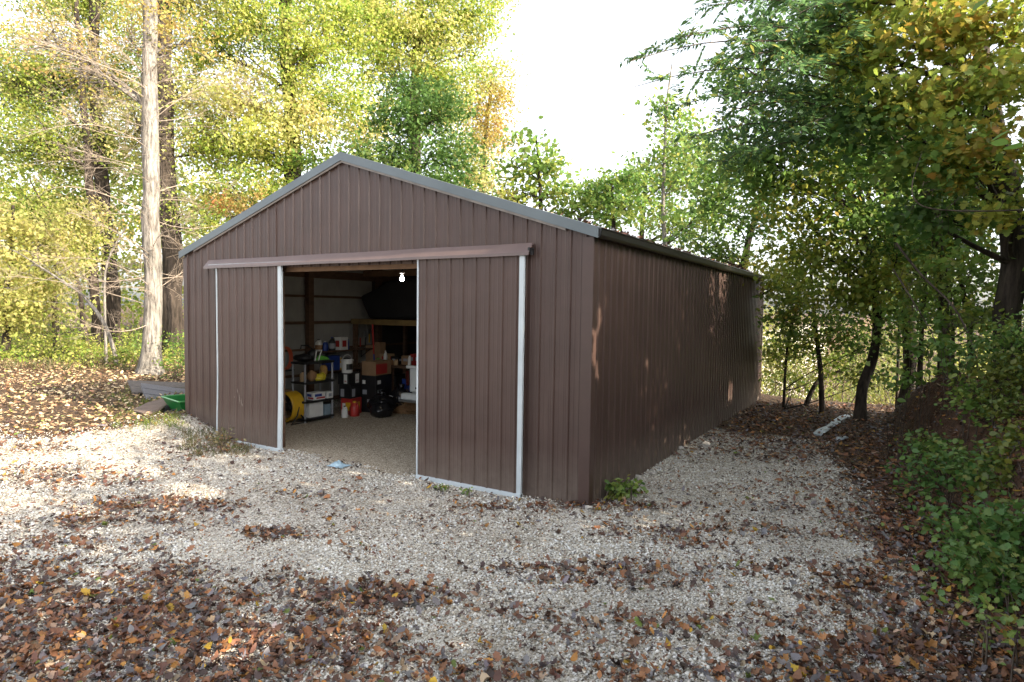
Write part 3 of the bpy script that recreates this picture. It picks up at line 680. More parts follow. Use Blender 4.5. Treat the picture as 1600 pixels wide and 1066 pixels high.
for s_ in (-1, 1):
    q = MB()
    e = c0+sd*.33*s_; a_ = np.array(ax)
    q.tube([e+np.array([0, 0, .02]), np.array([e[0], e[1], 0.2])+a_*.05, np.array([e[0], e[1], .02])+a_*.2], .015, 6); q.tube([np.array([e[0], e[1], 0.2])-a_*.05, np.array([e[0], e[1], .02])-a_*.2], .015, 6)
    q.tube([np.array([e[0], e[1], .015])+a_*.22, np.array([e[0], e[1], .015])-a_*.22], .015, 6)
    q.build('stand', M['black'], t)
# left wall: cord loop on a bracket, carton
pc = onx(449, 560, -8.86)
t = thing('extension_cord', 'orange cord coiled on the left wall beside the open door', 'cord', (-8.9, pc[1], pc[2]-.2))
q = MB()
for k in range(4): q.tube([(-8.96+.02*k, pc[1]+(.15+.012*k)*math.cos(a), pc[2]+(.24+.01*k)*math.sin(a)) for a in np.linspace(0, 2*PI, 26)], .012, 6, False)
q.build('coil', M['orange'], t)
q = MB(); q.frm(-9.0, -8.85, pc[1]-.2, pc[1]+.2, pc[2]-.31, pc[2]-.28); q.build('bracket', M['black'], t)
boxy('brown_carton', 'plain brown carton on the floor behind the yellow fan', 'box', (-8.55, 1.8, 0), (.45, .5, .72), M['card'], .05)
# wall shelves with jugs
def wall_shelf(label, x0, x1, y0, y1, z):
    t = thing('wall_shelf', label, 'shelf', ((x0+x1)/2, (y0+y1)/2, z-.03))
    q = MB(); q.frm(x0, x1, y0, y1, z-.03, z); q.build('board', M['lumber'], t, bevel=.003)
    for y in (y0+.1, y1-.1): q = MB(); q.tube([(x0+.02, y, z-.25), (x0+.02, y, z-.035), (x1-.03, y, z-.035)], .012, 5); q.tube([(x0+.02, y, z-.25), (x1-.05, y, z-.035)], .01, 5); q.build('bracket', M['black'], t)
wall_shelf('upper wooden wall shelf holding a row of jugs', -9.0, -8.62, 3.35, 5.0, 1.52)
wall_shelf('lower wooden wall shelf with a blue tub on it', -9.0, -8.62, 3.2, 5.0, 1.02)
for k, (u, mt_, cp, lb, r, h, lab_) in enumerate(((498, 'whitep', 'black', 'brownbag', .09, .3, 'white jug with brown label at the left of the upper shelf'), (508, 'blue', 'whitep', None, .08, .24, 'dark blue jug on the upper shelf beside the white jug'),
     (519, 'black', 'blue', 'grey', .085, .34, 'tall black jug with grey label on the upper shelf'), (542, 'blue', 'red', None, .06, .3, 'slim blue bottle at the right end of the upper shelf'))):
    p = onx(u, 530, -8.8); jug('jug', lab_, (-8.8, p[1], 1.52), r, h, M[mt_], M[cp], 'jug', M[lb] if lb else None)
p = onx(532, 530, -8.8); boxy('label_box', 'white box with dark red print on the upper shelf', 'box', (-8.78, p[1], 1.52), (.22, .28, .33), wht, .1, None, ((0, .5, .55, .5, M['red']),))
p = onx(516, 560, -8.8); boxy('blue_tub', 'deep blue tub on the lower wall shelf', 'tub', (-8.78, p[1], 1.02), (.3, .34, .36), M['blue'], 0, M['blue'])
p = onx(527, 560, -8.8); jug('spray_bottle', 'yellow and white bottle beside the blue tub', (-8.72, p[1], 1.02), .075, .33, M['yellowp'], M['whitep'], 'bottle', wht)
p = onx(541, 560, -8.75); q = MB(); q.blob((-8.75, p[1], 1.17), (.14, .17, .14), 21, 12, 8, .12); simple('black_helmet', 'rounded black bundle at the right of the lower wall shelf', 'bundle', q, M['black'], smooth=True)
# stack of cartons and bucket against the wall
def col_at(u, vb, D): return pt(u, vb, D)
sx = onz(540, 655, 0)
boxy('red_carton', 'red carton with yellow print on the floor beside the shelf unit', 'box', (-7.95, 3.52, 0), (.34, .38, .40), M['red'], .2, None, ((.1, .5, .4, .5, M['yellowp']), (-.25, .4, .25, .6, wht)))
boxy('dark_carton', 'black carton with pale panel stacked on the red one', 'box', (-7.98, 3.50, .40), (.34, .40, .34), M['black'], .15, None, ((-.2, .4, .3, .55, M['grey']),))
boxy('striped_carton', 'black carton with white and red print under the bucket', 'box', (-8.0, 3.5, .74), (.34, .44, .28), M['black'], .1, None, ((.2, .5, .3, .8, wht), (.2, .3, .2, .15, M['red'])))
bucket('white_bucket', 'white bucket with a raised wire handle on the carton stack', (-8.02, 3.45, 1.02), .15, .32, M['whitep'], M['whitep'], M['black'])
boxy('red_fronted_case', 'red fronted wooden case beside the white bucket', 'box', (-7.75, 4.2, .93), (.42, .66, .34), M['card'], .12, M['tan'], ((-.12, .47, .7, .74, M['red']),), 'x')
boxy('tall_black_crate', 'tall black crate under the red fronted case', 'crate', (-7.75, 4.2, 0), (.45, .68, .93), M['black'], .12, None, ((-.3, .82, .2, .1, wht), (-.25, .55, .28, .12, M['grey']), (.1, .32, .35, .08, M['grey'])))
jug('fuel_can', 'red fuel can with yellow spout on the floor by the red carton', (-7.62, 3.30, 0), .12, .36, M['red'], M['yellowp'], 'fuel can')
jug('white_bottle', 'white bottle on the floor right of the shelf unit', (-7.66, 3.02, 0), .075, .28, M['whitep'], M['black'], 'bottle')
for k, (x, y, r, h, lb) in enumerate(((-7.25, 3.85, .34, .52, 'largest shiny black rubbish bag on the floor'), (-6.98, 3.55, .27, .36, 'low black rubbish bag at the front of the pile'), (-7.2, 4.5, .33, .62, 'upright black rubbish bag behind the pile'))):
    q = MB(); q.blob((x, y, h*.48), (r, r, h*.5), 30+k, 22, 14, .13); q.tube([(x, y, h*.9), (x+.02, y, h*1.12)], [.06, .1], 8); simple('rubbish_bag', lb, 'bag', q, M['bag'], smooth=True)
# long handled tools, bench, clutter
for (u, lb, mt_, yb) in ((583, 'long handled tool with red and blue shaft leaning on the bench', 'red', 5.1), ):
    p0 = ony(586, 592, 4.2); p1 = ony(582, 507, 4.33)
    t = thing('long_handled_tool', lb, 'tool', (p0[0], p0[1], 0.02)); q = MB(); q.tube([(p0[0], p0[1], .02), p0], .03, 6); q.build('head', M['blue'], t)
    mid = p0*.55+p1*.45; q = MB(); q.tube([p0, mid], .018, 6); q.build('grip', M['blue'], t); q = MB(); q.tube([mid, p1], .018, 6); q.build('shaft', M[mt_], t)
bz = 1.12
t = thing('workbench', 'long dark wooden workbench along the back left with clutter on top', 'workbench', (-7.8, 5.1, 0))
q = MB(); q.frm(-8.96, -6.65, 4.75, 5.42, bz-.06, bz); q.build('bench_top', M['lumber'], t, bevel=.004)
for x in (-8.9, -7.8, -6.72):
    for y in (4.82, 5.36): q = MB(); q.frm(x-.045, x+.045, y-.045, y+.045, 0, bz-.06); q.build('leg', M['lumber'], t)
q = MB(); q.frm(-8.93, -6.7, 4.8, 5.4, .30, .34); q.build('lower_shelf', M['lumber'], t)
def on_bench(u): return ony(u, 560, 5.05)
for (u, sz, mt_, lb, nm) in ((579, (.30, .28, .46), 'card', 'tall brown carton at the left of the bench', 'bench_carton'), (590, (.2, .22, .56), 'card', 'narrow brown carton on the bench behind the tool handle', 'narrow_carton'), (601, (.3, .26, .26), 'tan', 'pinkish tan case on the bench', 'tan_case')):
    p = on_bench(u); boxy(nm, lb, 'box', (p[0], 5.15, bz), sz, M[mt_], .05, None, ((0, .6, .5, .3, M['red']),) if mt_ == 'tan' else ())
p = on_bench(609); jug('white_tube', 'tall white tube standing on the bench', (p[0], 4.88, bz), .05, .36, M['whitep'], M['whitep'], 'bottle')
for (u, lb, mt_, r, h) in ((599, 'small green bottle at the front of the bench', 'lime', .05, .17), (620, 'small brown jar near the middle of the bench', 'brownbag', .06, .15), (627, 'short tan jar to the right on the bench', 'tan', .06, .17), (648, 'slim pale bottle at the right of the bench', 'whitep', .045, .3)):
    p = on_bench(u); jug('bench_jar', lb, (p[0], 4.84, bz), r, h, M[mt_], M['black'], 'jar')
for (u, sz, mt_, lb, nm) in ((615, (.26, .24, .2), 'black', 'small black case on the bench right of the white tube', 'black_case'), (633, (.3, .26, .24), 'card', 'low brown carton at the right of the bench', 'low_carton'), (642, (.14, .2, .3), 'red', 'narrow dark red box at the right end of the bench', 'red_box')):
    p = on_bench(u); boxy(nm, lb, 'box', (p[0], 5.2, bz), sz, M[mt_], -.06, None, ((0, .55, .5, .3, M['grey']),))
for (x, sz, mt_, lb) in ((-8.55, (.42, .4, .4), 'card', 'dusty brown carton on the floor under the left of the bench'), (-7.95, (.4, .4, .5), 'black', 'black tote under the middle of the bench'), (-7.3, (.44, .4, .42), 'blue', 'dark blue tote under the right of the bench')):
    boxy('storage_tote', lb, 'box', (x, 5.1, .35), sz, M[mt_], .04, M['black'])
for (u, lb, mt_, z0, h) in ((563, 'short red handled tool hanging on the wall behind the bench', 'red', 1.55, .4), (571, 'black handled tool hanging on the wall behind the bench', 'black', 1.5, .5), (577, 'yellow handled tool hanging behind the bench cartons', 'yellowp', 1.65, .4)):
    p = onx(u, 530, -8.98); t = thing('hanging_tool', lb, 'tool', (-8.97, p[1], z0)); q = MB(); q.tube([(-8.98, p[1], z0), (-8.98, p[1], z0+h*.6)], .018, 7); q.build('handle', M[mt_], t); q = MB(); q.box((-8.98, p[1], z0+h*.78), (.025, .12, h*.3)); q.build('head', M['steel'], t, bevel=.006)
# overhead storage rack with a dark covered load
lz = float(ony(575, 503, 4.4)[2])
t = thing('storage_rack', 'pale timber storage loft on posts over the bench', 'rack', (-6.6, 5.4, 0))
rx0 = float(ony(549, 503, 4.4)[0])
q = MB(); q.frm(rx0, -4.2, 4.38, 4.43, lz-.07, lz+.07); q.build('front_beam', M['yellowwood'], t, bevel=.004)
q = MB(); q.frm(rx0, -4.2, 6.55, 6.59, lz-.07, lz+.07); q.build('back_beam', M['yellowwood'], t)
q = MB(); q.frm(rx0, -4.2, 4.44, 6.54, lz+.04, lz+.066); q.build('deck', M['lumber'], t)
for x, y in ((rx0+.05, 4.5), (-4.3, 4.5), (rx0+.05, 6.5), (-4.3, 6.5)): q = MB(); q.frm(x-.05, x+.05, y-.05, y+.05, 0, lz+.035); q.build('post', M['lumber'], t)
q = MB(); q.prism([tuple(ony(u, v, 4.6)[[0, 2]]) for u, v in ((576, 499), (690, 499), (700, 470), (690, 432), (606, 438), (584, 452), (561, 463))], 'y', 4.6, 6.3)
simple('covered_load', 'black tarp covered load on the timber loft', 'tarp', q, M['tarp'], bevel=.08)
# leaning roll and straw
p0 = onz(602, 645, .02); p0[2] = .02; p1 = pt(611, 619, float((p0-CAMP)@AX_F)+.15)
t = thing('paint_roller', 'white roll on a red handle leaning at an angle behind the bags', 'roller', p0); md = p0*.35+p1*.65
q = MB(); q.tube([p0, p0*.7+p1*.3], .02, 7); q.build('handle', M['red'], t); q = MB(); q.tube([p0*.7+p1*.3, p1], .055, 12); q.build('roll', M['whitep'], t)
rg = np.random.default_rng(61); hp_ = onz(627, 645, 0); N = 5000
a = rg.uniform(0, 2*PI, N); r = np.sqrt(rg.random(N)); C = np.stack([hp_[0]+.95*r*np.cos(a), hp_[1]+.35+.5*r*np.sin(a), .42*(1-r**2)*rg.uniform(.5, 1.05, N)+.02], 1)
q = MB(); q.blob((hp_[0], hp_[1]+.35, .0), (.9, .46, .36), 9, 18, 10, .1); hb = q.build('straw_heap', M['brownbag'], loc=(hp_[0], hp_[1]+.35, 0)); tag(hb, 'low heap of brown straw on the floor in front of the truck', 'straw heap')
scatter_mesh('loose_straw', M['hay'], (np.array([(0, -.01, 0), (1, -.012, 0), (1, .012, 0.02), (0, .01, 0)]), np.array([(0, 1, 2), (0, 2, 3)])), C, frames(rg, N, .4, .1), rg.uniform(.1, .28, N), np.clip(np.array([.24, .16, .08])*rg.uniform(.5, 1.3, (N, 1)), 0, 1), parent=hb)
# white pickup parked at the back, mostly hidden by the right hand door
tp = onz(634, 621, .50); TX, TY = float(tp[0]), float(tp[1])
t = thing('pickup_truck', 'white pickup parked inside facing away, mostly hidden behind the right door', 'pickup truck', (TX+.95, TY, 0))
x0, x1 = TX, TX+1.85
q = MB(); q.prism([(TY+.12, .52), (TY+.12, 1.22), (TY+2.0, 1.22), (TY+2.05, 1.78), (TY+2.5, 1.86), (TY+3.3, 1.80), (TY+3.75, 1.28), (TY+5.0, 1.20), (TY+5.15, .55)], 'x', x0+.07, x1-.07); q.build('body', M['truckwhite'], t, bevel=.05)
q = MB(); q.frm(x0+.10, x1-.10, TY+.02, TY+.11, .64, 1.20); q.frm(x0+.02, x1-.02, TY-.03, TY+.11, 1.20, 1.27); tg = q.build('tailgate', M['truckwhite'], t, bevel=.02)
q = MB(); q.frm(x0+.75, x0+1.05, TY+.0, TY+.02, .98, 1.06); q.build('handle', M['black'], tg, bevel=.01)
q = MB(); q.frm(x0+.28, x0+.62, TY+.008, TY+.02, .72, .76); q.build('badge_strip', M['black'], tg)
for x in (x0+.0, x1-.0): q = MB(); q.frm(x-.03 if x < TX+.5 else x-.06, x+.06 if x < TX+.5 else x+.03, TY+.03, TY+.14, .78, 1.14); q.build('tail_light', M['redlens'], t, bevel=.015)
q = MB(); q.frm(x0-.03, x1+.03, TY-.16, TY+.0, .47, .62); q.build('bumper', M['truckwhite'], t, bevel=.03)
q = MB(); q.frm(x0-.06, x1+.06, TY-.2, TY-.02, .42, .465); q.build('step_plate', M['chrome'], t, bevel=.01)
for y in (TY+1.0, TY+4.2):
    for x in (x0+.14, x1-.14):
        q = MB(); q.lathe((x, y, .36), [(.2, -.11), (.34, -.11), (.36, -.08), (.36, .08), (.34, .11), (.2, .11)], 26, (1, 0, 0)); wh = q.build('wheel', M['rubber'], t); q = MB(); q.lathe((x, y, .36), [(0, -.06), (.2, -.1), (.21, -.1), (.21, .1), (.2, .1), (0, .06)], 20, (1, 0, 0)); q.build('rim', M['chrome'], wh)
q = MB(); q.frm(x0+.2, x1-.2, TY+2.02, TY+2.05, 1.34, 1.72); q.build('rear_window', M['glass'], t)

# ------------------------------------------------------------------ things outside
# green dump cart beside the left corner
A = onz(253, 620, .58); B = onz(280, 628.5, .58); e1 = (B-A); L1 = float(np.linalg.norm(e1[:2])); e1 = e1/np.linalg.norm(e1); e2 = np.array([-e1[1], e1[0], 0]); 
if e2[1] < 0: e2 = -e2
L2 = .78; gz = float(height(-10., .6))
ctr = A+e1*L1/2+e2*L2/2
t = thing('dump_cart', 'green plastic dump cart parked against the left corner of the barn', 'cart', (ctr[0], ctr[1], gz))
def rect(c, hx, hy, z): return [tuple(c*np.array([1, 1, 0])+e1*a*hx+e2*b*hy+np.array([0, 0, z])) for a, b in ((-1, -1), (1, -1), (1, 1), (-1, 1))]
q = MB(); v = rect(ctr, L1/2, L2/2, .58)+rect(ctr, L1/2-.10, L2/2-.12, gz+.14)+rect(ctr, L1/2-.03, L2/2-.03, .575)+rect(ctr, L1/2-.13, L2/2-.15, gz+.17)
q.add(v, [(i, (i+1) % 4, 4+(i+1) % 4, 4+i) for i in range(4)]+[(8+(i+1) % 4, 8+i, 12+i, 12+(i+1) % 4) for i in range(4)]+[(4, 5, 6, 7), (15, 14, 13, 12)]+[(i, 8+i, 8+(i+1) % 4, (i+1) % 4) for i in range(4)])
tub = q.build('tub', M['greenpaint'], t)
q = MB(); rr = rect(ctr, L1/2+.005, L2/2+.005, .582)
for i in range(4): q.tube([rr[i], rr[(i+1) % 4]], .018, 6)
q.build('rim', M['greenrim'], tub)
for a, b in ((-.2, -1), (.35, -1)):
    pass
for b in (-.35, .35):
    for s_ in (-1, 1):
        cc = ctr+e1*s_*(L1/2-.13)+e2*b*L2; cc[2] = gz+.115
        q = MB(); q.lathe(cc, [(.05, -.04), (.10, -.04), (.12, -.03), (.12, .03), (.10, .04), (.05, .04)], 20, tuple(e1)); wh = q.build('wheel', M['rubber'], t); q = MB(); q.lathe(cc, [(0, -.03), (.055, -.036), (.055, .036), (0, .03)], 14, tuple(e1)); q.build('rim', M['black'], wh)
q = MB(); h0 = ctr-e2*(L2/2-.1); h0[2] = gz+.17; h1 = ctr-e2*(L2/2+.12)-e1*.15; h1[2] = float(height(h1[0], h1[1]))+.04; q.tube([h0, h1], .022, 6); q.tube([h1-e1*.1, h1+e1*.1], .02, 6); q.build('drawbar', M['black'], t)
q = MB(); lp = ctr+e1*(L1/2+.0)-e2*(L2*.22); q.box((lp[0]-e1[0]*.028, lp[1]-e1[1]*.028, .50), (.03, .16, .03), math.atan2(e1[1], e1[0])); q.build('yellow_badge', M['yellowp'], tub)
# weathered wooden panels and board
def slat_panel(name, label, TLp, BLp, dirv, L, W, nb, mat, th=.03):
    TLp = np.array(TLp); BLp = np.array(BLp); wv = BLp-TLp; wv = wv/np.linalg.norm(wv)
    dv = np.array(dirv, float); dv = dv-wv*(dv@wv); dv /= np.linalg.norm(dv); nv = np.cross(dv, wv); nv = nv if nv[2] > 0 else -nv
    ctr = TLp+dv*L/2+wv*W/2
    lo = min(0, -abs(wv[2])*W/2)
    t = thing(name, label, 'pallet', (ctr[0], ctr[1], ctr[2]+lo-.1))
    bwid = W/nb
    for k in range(nb):
        q = MB(); a = TLp+wv*(k*bwid+.012); b = TLp+wv*((k+1)*bwid-.02)
        v = [a, a+dv*L, b+dv*L, b]; v = v+[p-nv*th for p in v]
        q.add(v, [(0, 1, 2, 3), (7, 6, 5, 4), (0, 4, 5, 1), (1, 5, 6, 2), (2, 6, 7, 3), (3, 7, 4, 0)]); q.build('plank', mat, t, bevel=.004)
    for s_ in (.03, L*.5, L-.12):
        q = MB(); a = TLp+dv*s_-nv*(th+.002); v = [a, a+dv*.09, a+dv*.09+wv*W, a+wv*W]; v = v+[p-nv*.08 for p in v]
        q.add(v, [(0, 1, 2, 3), (7, 6, 5, 4), (0, 4, 5, 1), (1, 5, 6, 2), (2, 6, 7, 3), (3, 7, 4, 0)]); q.build('batten', mat, t)
    return t
pa = onz(220, 598, .64); pb_ = onz(229, 624, .33); pr = onz(292, 588, .64)
slat_panel('wooden_pallet', 'grey weathered plank panel tilted beside the green cart', pa, pb_, pr-pa, 1.9, float(np.linalg.norm(pb_-pa)), 3, M['greywood'])
pa2 = onz(199, 594, .60); pb2 = onz(207, 613, .42); pr2 = onz(272, 585, .60)
slat_panel('wooden_pallet', 'browner weathered plank panel lying behind the grey tilted one', pa2, pb2, pr2-pa2, 2.2, float(np.linalg.norm(pb2-pa2)), 2, pm('weathered_brown_grey_boards', (.105, .088, .08), .9, 0, .3, 14, .4, 50))
zb = .36; q = MB(); bp_ = [onz(u, v, zb) for u, v in ((206, 641), (230, 631), (256, 622), (263, 633), (246, 643), (229, 649))]
v = [p+np.array([0, 0, .03*(i % 2)]) for i, p in enumerate(bp_)]; n = len(v); v = v+[p-np.array([0, 0, .025]) for p in v]
q.add(v, [tuple(range(n)), tuple(range(2*n-1, n-1, -1))]+[(i, n+i, n+(i+1) % n, (i+1) % n) for i in range(n)])
simple('broken_board', 'flat reddish brown board lying on the ground in front of the pallets', 'board', q, M['brownwood'])
# pale scrap of film in front of the doorway
p = onz(530, 727, .02); q = MB(); rg = np.random.default_rng(3); v = []
for j in range(5):
    for i in range(7): v.append((p[0]-.17+.057*i+.01*rg.normal(), p[1]-.12+.06*j+.01*rg.normal(), .02+.05*rg.random()*math.sin(PI*i/6)*math.sin(PI*j/4)*2))
q.add(v, [(j*7+i, j*7+i+1, j*7+i+8, j*7+i+7) for j in range(4) for i in range(6)]); q.add([(a, b, c-.008) for a, b, c in v], [(j*7+i, j*7+i+7, j*7+i+8, j*7+i+1) for j in range(4) for i in range(6)])
simple('plastic_scrap', 'crumpled pale blue plastic scrap on the gravel before the doorway', 'litter', q, M['paleblue'])
# broken white strip lying on the leaves at the right
def ground_hit(u, v):
    d = ray(u, v); tt = np.linspace(3, 40, 1500); P = CAMP+d*tt[:, None]; k = np.argmax(P[:, 2] < height(P[:, 0], P[:, 1])); return P[k]
def strip(label, pix, wid, th, name='vinyl_strip', lift=.03):
    P = [ground_hit(u, v) for u, v in pix]; q = MB(); n = len(P); v = []
    for i, p in enumerate(P):
        d = P[min(i+1, n-1)]-P[max(i-1, 0)]; s_ = np.array([d[1], -d[0], 0]); s_ /= max(np.linalg.norm(s_), 1e-6); w_ = wid*(1+.25*math.sin(i*2.3))
        z = lift+.015*math.sin(i*1.9)
        for a, dz in ((-.5, 0), (-.42, .02), (-.1, .028), (.1, .015), (.42, .022), (.5, 0)): v.append(p+s_*a*w_+np.array([0, 0, z+dz]))
        for a, dz in ((.5, -th), (-.5, -th)): v.append(p+s_*a*w_+np.array([0, 0, z+dz]))
    q.add(v, [(i*8+j, i*8+(j+1) % 8, (i+1)*8+(j+1) % 8, (i+1)*8+j) for i in range(n-1) for j in range(8)]+[tuple(range(7, -1, -1)), tuple((n-1)*8+j for j in range(8))])
    return simple(name, label, 'strip', q, M['palewhite'])
strip('long broken white vinyl strip lying on the leaves behind the barn corner', [(1275, 682), (1285, 675), (1296, 668), (1306, 661), (1316, 655), (1328, 650)], .19, .015)
strip('short white vinyl fragment lying just below the long strip', [(1305, 690), (1313, 688), (1322, 685)], .12, .02)
rg = np.random.default_rng(90)
for (u, v, r) in ((982, 768, .07), (968, 779, .05), (995, 748, .06), (1000, 757, .05), (1060, 702, .07), (1100, 699, .11), (1018, 742, .05), (917, 796, .055), (1075, 690, .05), (960, 786, .045)):
    p = ground_hit(u, v); q = MB(); q.blob((p[0]+.03, p[1], p[2]+r*.35), (r*1.2, r*.9, r*.7), int(u), 9, 6, .22)
    simple('limestone_rock', 'pale limestone rock lying along the foot of the side wall', 'rock', q, M['rock'], group='pale rocks along the foot of the side wall')

# ------------------------------------------------------------------ vegetation
# openings in the crowns through which the low sun reaches the wall and the drive
GAPW = [(*onx(u, v, 0.)[1:], a, b) for u, v, a, b in ((946, 470, .10, .16), (936, 498, .12, .22), (928, 545, .16, .42), (934, 590, .10, .22), (1141, 612, .30, .34), (1136, 572, .12, .3), (1181, 590, .3, .5), (1010, 560, .08, .2))]
GAPG = [(*onz(u, v, 0.)[:2], a, b) for u, v, a, b in ((300, 768, 1.0, .55), (200, 735, 1.1, .45), (250, 790, .8, .3), (560, 738, .5, .25), (60, 960, .5, .35), (370, 1000, .55, .4), (150, 905, .5, .3), (620, 755, .35, .22), (230, 930, .35, .2), (330, 1035, .5, .25), (100, 1000, .45, .22), (720, 960, .3, .14), (120, 800, .6, .3), (520, 990, .4, .2), (60, 1040, .4, .25), (700, 830, .3, .15))]
def sun_keep(P, rg):
    keep = np.ones(len(P), bool)
    t = P[:, 0]/SUND[0]; wy = P[:, 1]-SUND[1]*t; wz = P[:, 2]-SUND[2]*t
    for y, z, a, b in GAPW: keep &= ~((P[:, 0] > .3) & (((wy-y)/a)**2+((wz-z)/b)**2 < 1.))
    t = P[:, 2]/SUND[2]; gx = P[:, 0]-SUND[0]*t; gy = P[:, 1]-SUND[1]*t
    for x, y, a, b in GAPG: keep &= ~(((gx-x)/a)**2+((gy-y)/b)**2 < .42)
    q = P[:, 0]+4.5; gy2 = P[:, 1]-q*SUND[1]/SUND[0]; gz2 = P[:, 2]-q*SUND[2]/SUND[0]
    keep &= ~((P[:, 0] > .5) & (gy2 > -.30) & (gy2 < .22) & (gz2 > 2.0) & (gz2 < 6))
    far = (gx < -9.2) & (gy > -3.6) & (gy < 1.0) & (P[:, 0] > -8)
    keep &= ~(far & (rg.random(len(P)) < .93))
    return keep
def batch_tubes(A, B, C, r0, r1, seg=4, n=3):
    # quadratic curves A-B-C as thin tubes -> verts, quads
    N = len(A); t = np.linspace(0, 1, seg+1)[None, :, None]
    P = (1-t)**2*A[:, None]+2*t*(1-t)*B[:, None]+t*t*C[:, None]
    d = norm(C-A); up = np.where(np.abs(d[:, 2:3]) < .8, np.array([[0, 0, 1.]]), np.array([[1., 0, 0]]))
    a = norm(np.cross(d, up)); b = np.cross(d, a)
    R = (np.asarray(r0).reshape(-1, 1)*(1-t[0, :, 0])+np.asarray(r1).reshape(-1, 1)*t[0, :, 0])*np.ones((N, 1))
    V = np.stack([P+(a[:, None]*math.cos(2*PI*k/n)+b[:, None]*math.sin(2*PI*k/n))*R[:, :, None] for k in range(n)], 2)
    base = (np.arange(N)*(seg+1)*n)[:, None]
    F = np.concatenate([np.stack([base+i*n+j, base+i*n+(j+1) % n, base+(i+1)*n+(j+1) % n, base+(i+1)*n+j], -1) for i in range(seg) for j in range(n)], 1)
    return V.reshape(-1, 3), F.reshape(-1, 4)
def wood_mesh(name, mat, parts, parent):
    o0 = ORG[parent.name]; k = 0; Vs = []; Fs = []
    for V, F in parts: Vs.append(V-o0); Fs.append(F+k); k += len(V)
    V = np.concatenate(Vs); F = np.concatenate(Fs); nf = len(F)
    me = bpy.data.meshes.new(name); me.vertices.add(len(V)); me.vertices.foreach_set('co', V.astype(np.float32).ravel())
    me.loops.add(nf*4); me.loops.foreach_set('vertex_index', F.astype(np.int32).ravel())
    me.polygons.add(nf); me.polygons.foreach_set('loop_start', (np.arange(nf)*4).astype(np.int32)); me.polygons.foreach_set('use_smooth', np.ones(nf, bool))
    me.update(calc_edges=True); me.materials.append(mat)
    o = bpy.data.objects.new(name, me); COL.objects.link(o); o.parent = parent; ORG[o.name] = o0; return o
def path_tube(P, R, n=12, rough=0., seed=0):
    P = np.array(P, float); R = np.array(R, float); m = len(P)
    d = np.gradient(P, axis=0); d = norm(d); a = norm(np.cross(d, np.array([[.13, 1, .07]]))); b = np.cross(d, a)
    V = []
    for k in range(n):
        w_ = 2*PI*k/n; rr = R*(1+rough*(vnoise(np.arange(m)*.7+k*3.1, np.arange(m)*.0+seed, 5)-.5)*2)
        V.append(P+(a*math.cos(w_)+b*math.sin(w_))*rr[:, None])
    V = np.stack(V, 1).reshape(-1, 3); i = np.arange(m-1)[:, None]; j = np.arange(n)[None]
    F = np.stack([i*n+j, i*n+(j+1) % n, (i+1)*n+(j+1) % n, (i+1)*n+j], -1).reshape(-1, 4)
    return V, F
def L(u, v, D, ru, rv, rd=None, *more):
    c = pt(u, v, D); k = D/FPX; rx = ru*k; return (c, (rx, rd if rd else max(rx, rv*k)*.9, rv*k), *more)
def W(x, y, z, rx, ry, rz): return (np.array([x, y, z], float), (rx, ry, rz))
def smooth_path(pts, rads, m):
    pts = np.array(pts, float); t = np.linspace(0, len(pts)-1, m); i = np.minimum(t.astype(int), len(pts)-2); f = (t-i)[:, None]
    p0 = pts[np.maximum(i-1, 0)]; p1 = pts[i]; p2 = pts[i+1]; p3 = pts[np.minimum(i+2, len(pts)-1)]
    P = .5*((2*p1)+(-p0+p2)*f+(2*p0-5*p1+4*p2-p3)*f*f+(-p0+3*p1-3*p2+p3)*f**3)
    return P, np.interp(t, np.arange(len(rads)), rads)
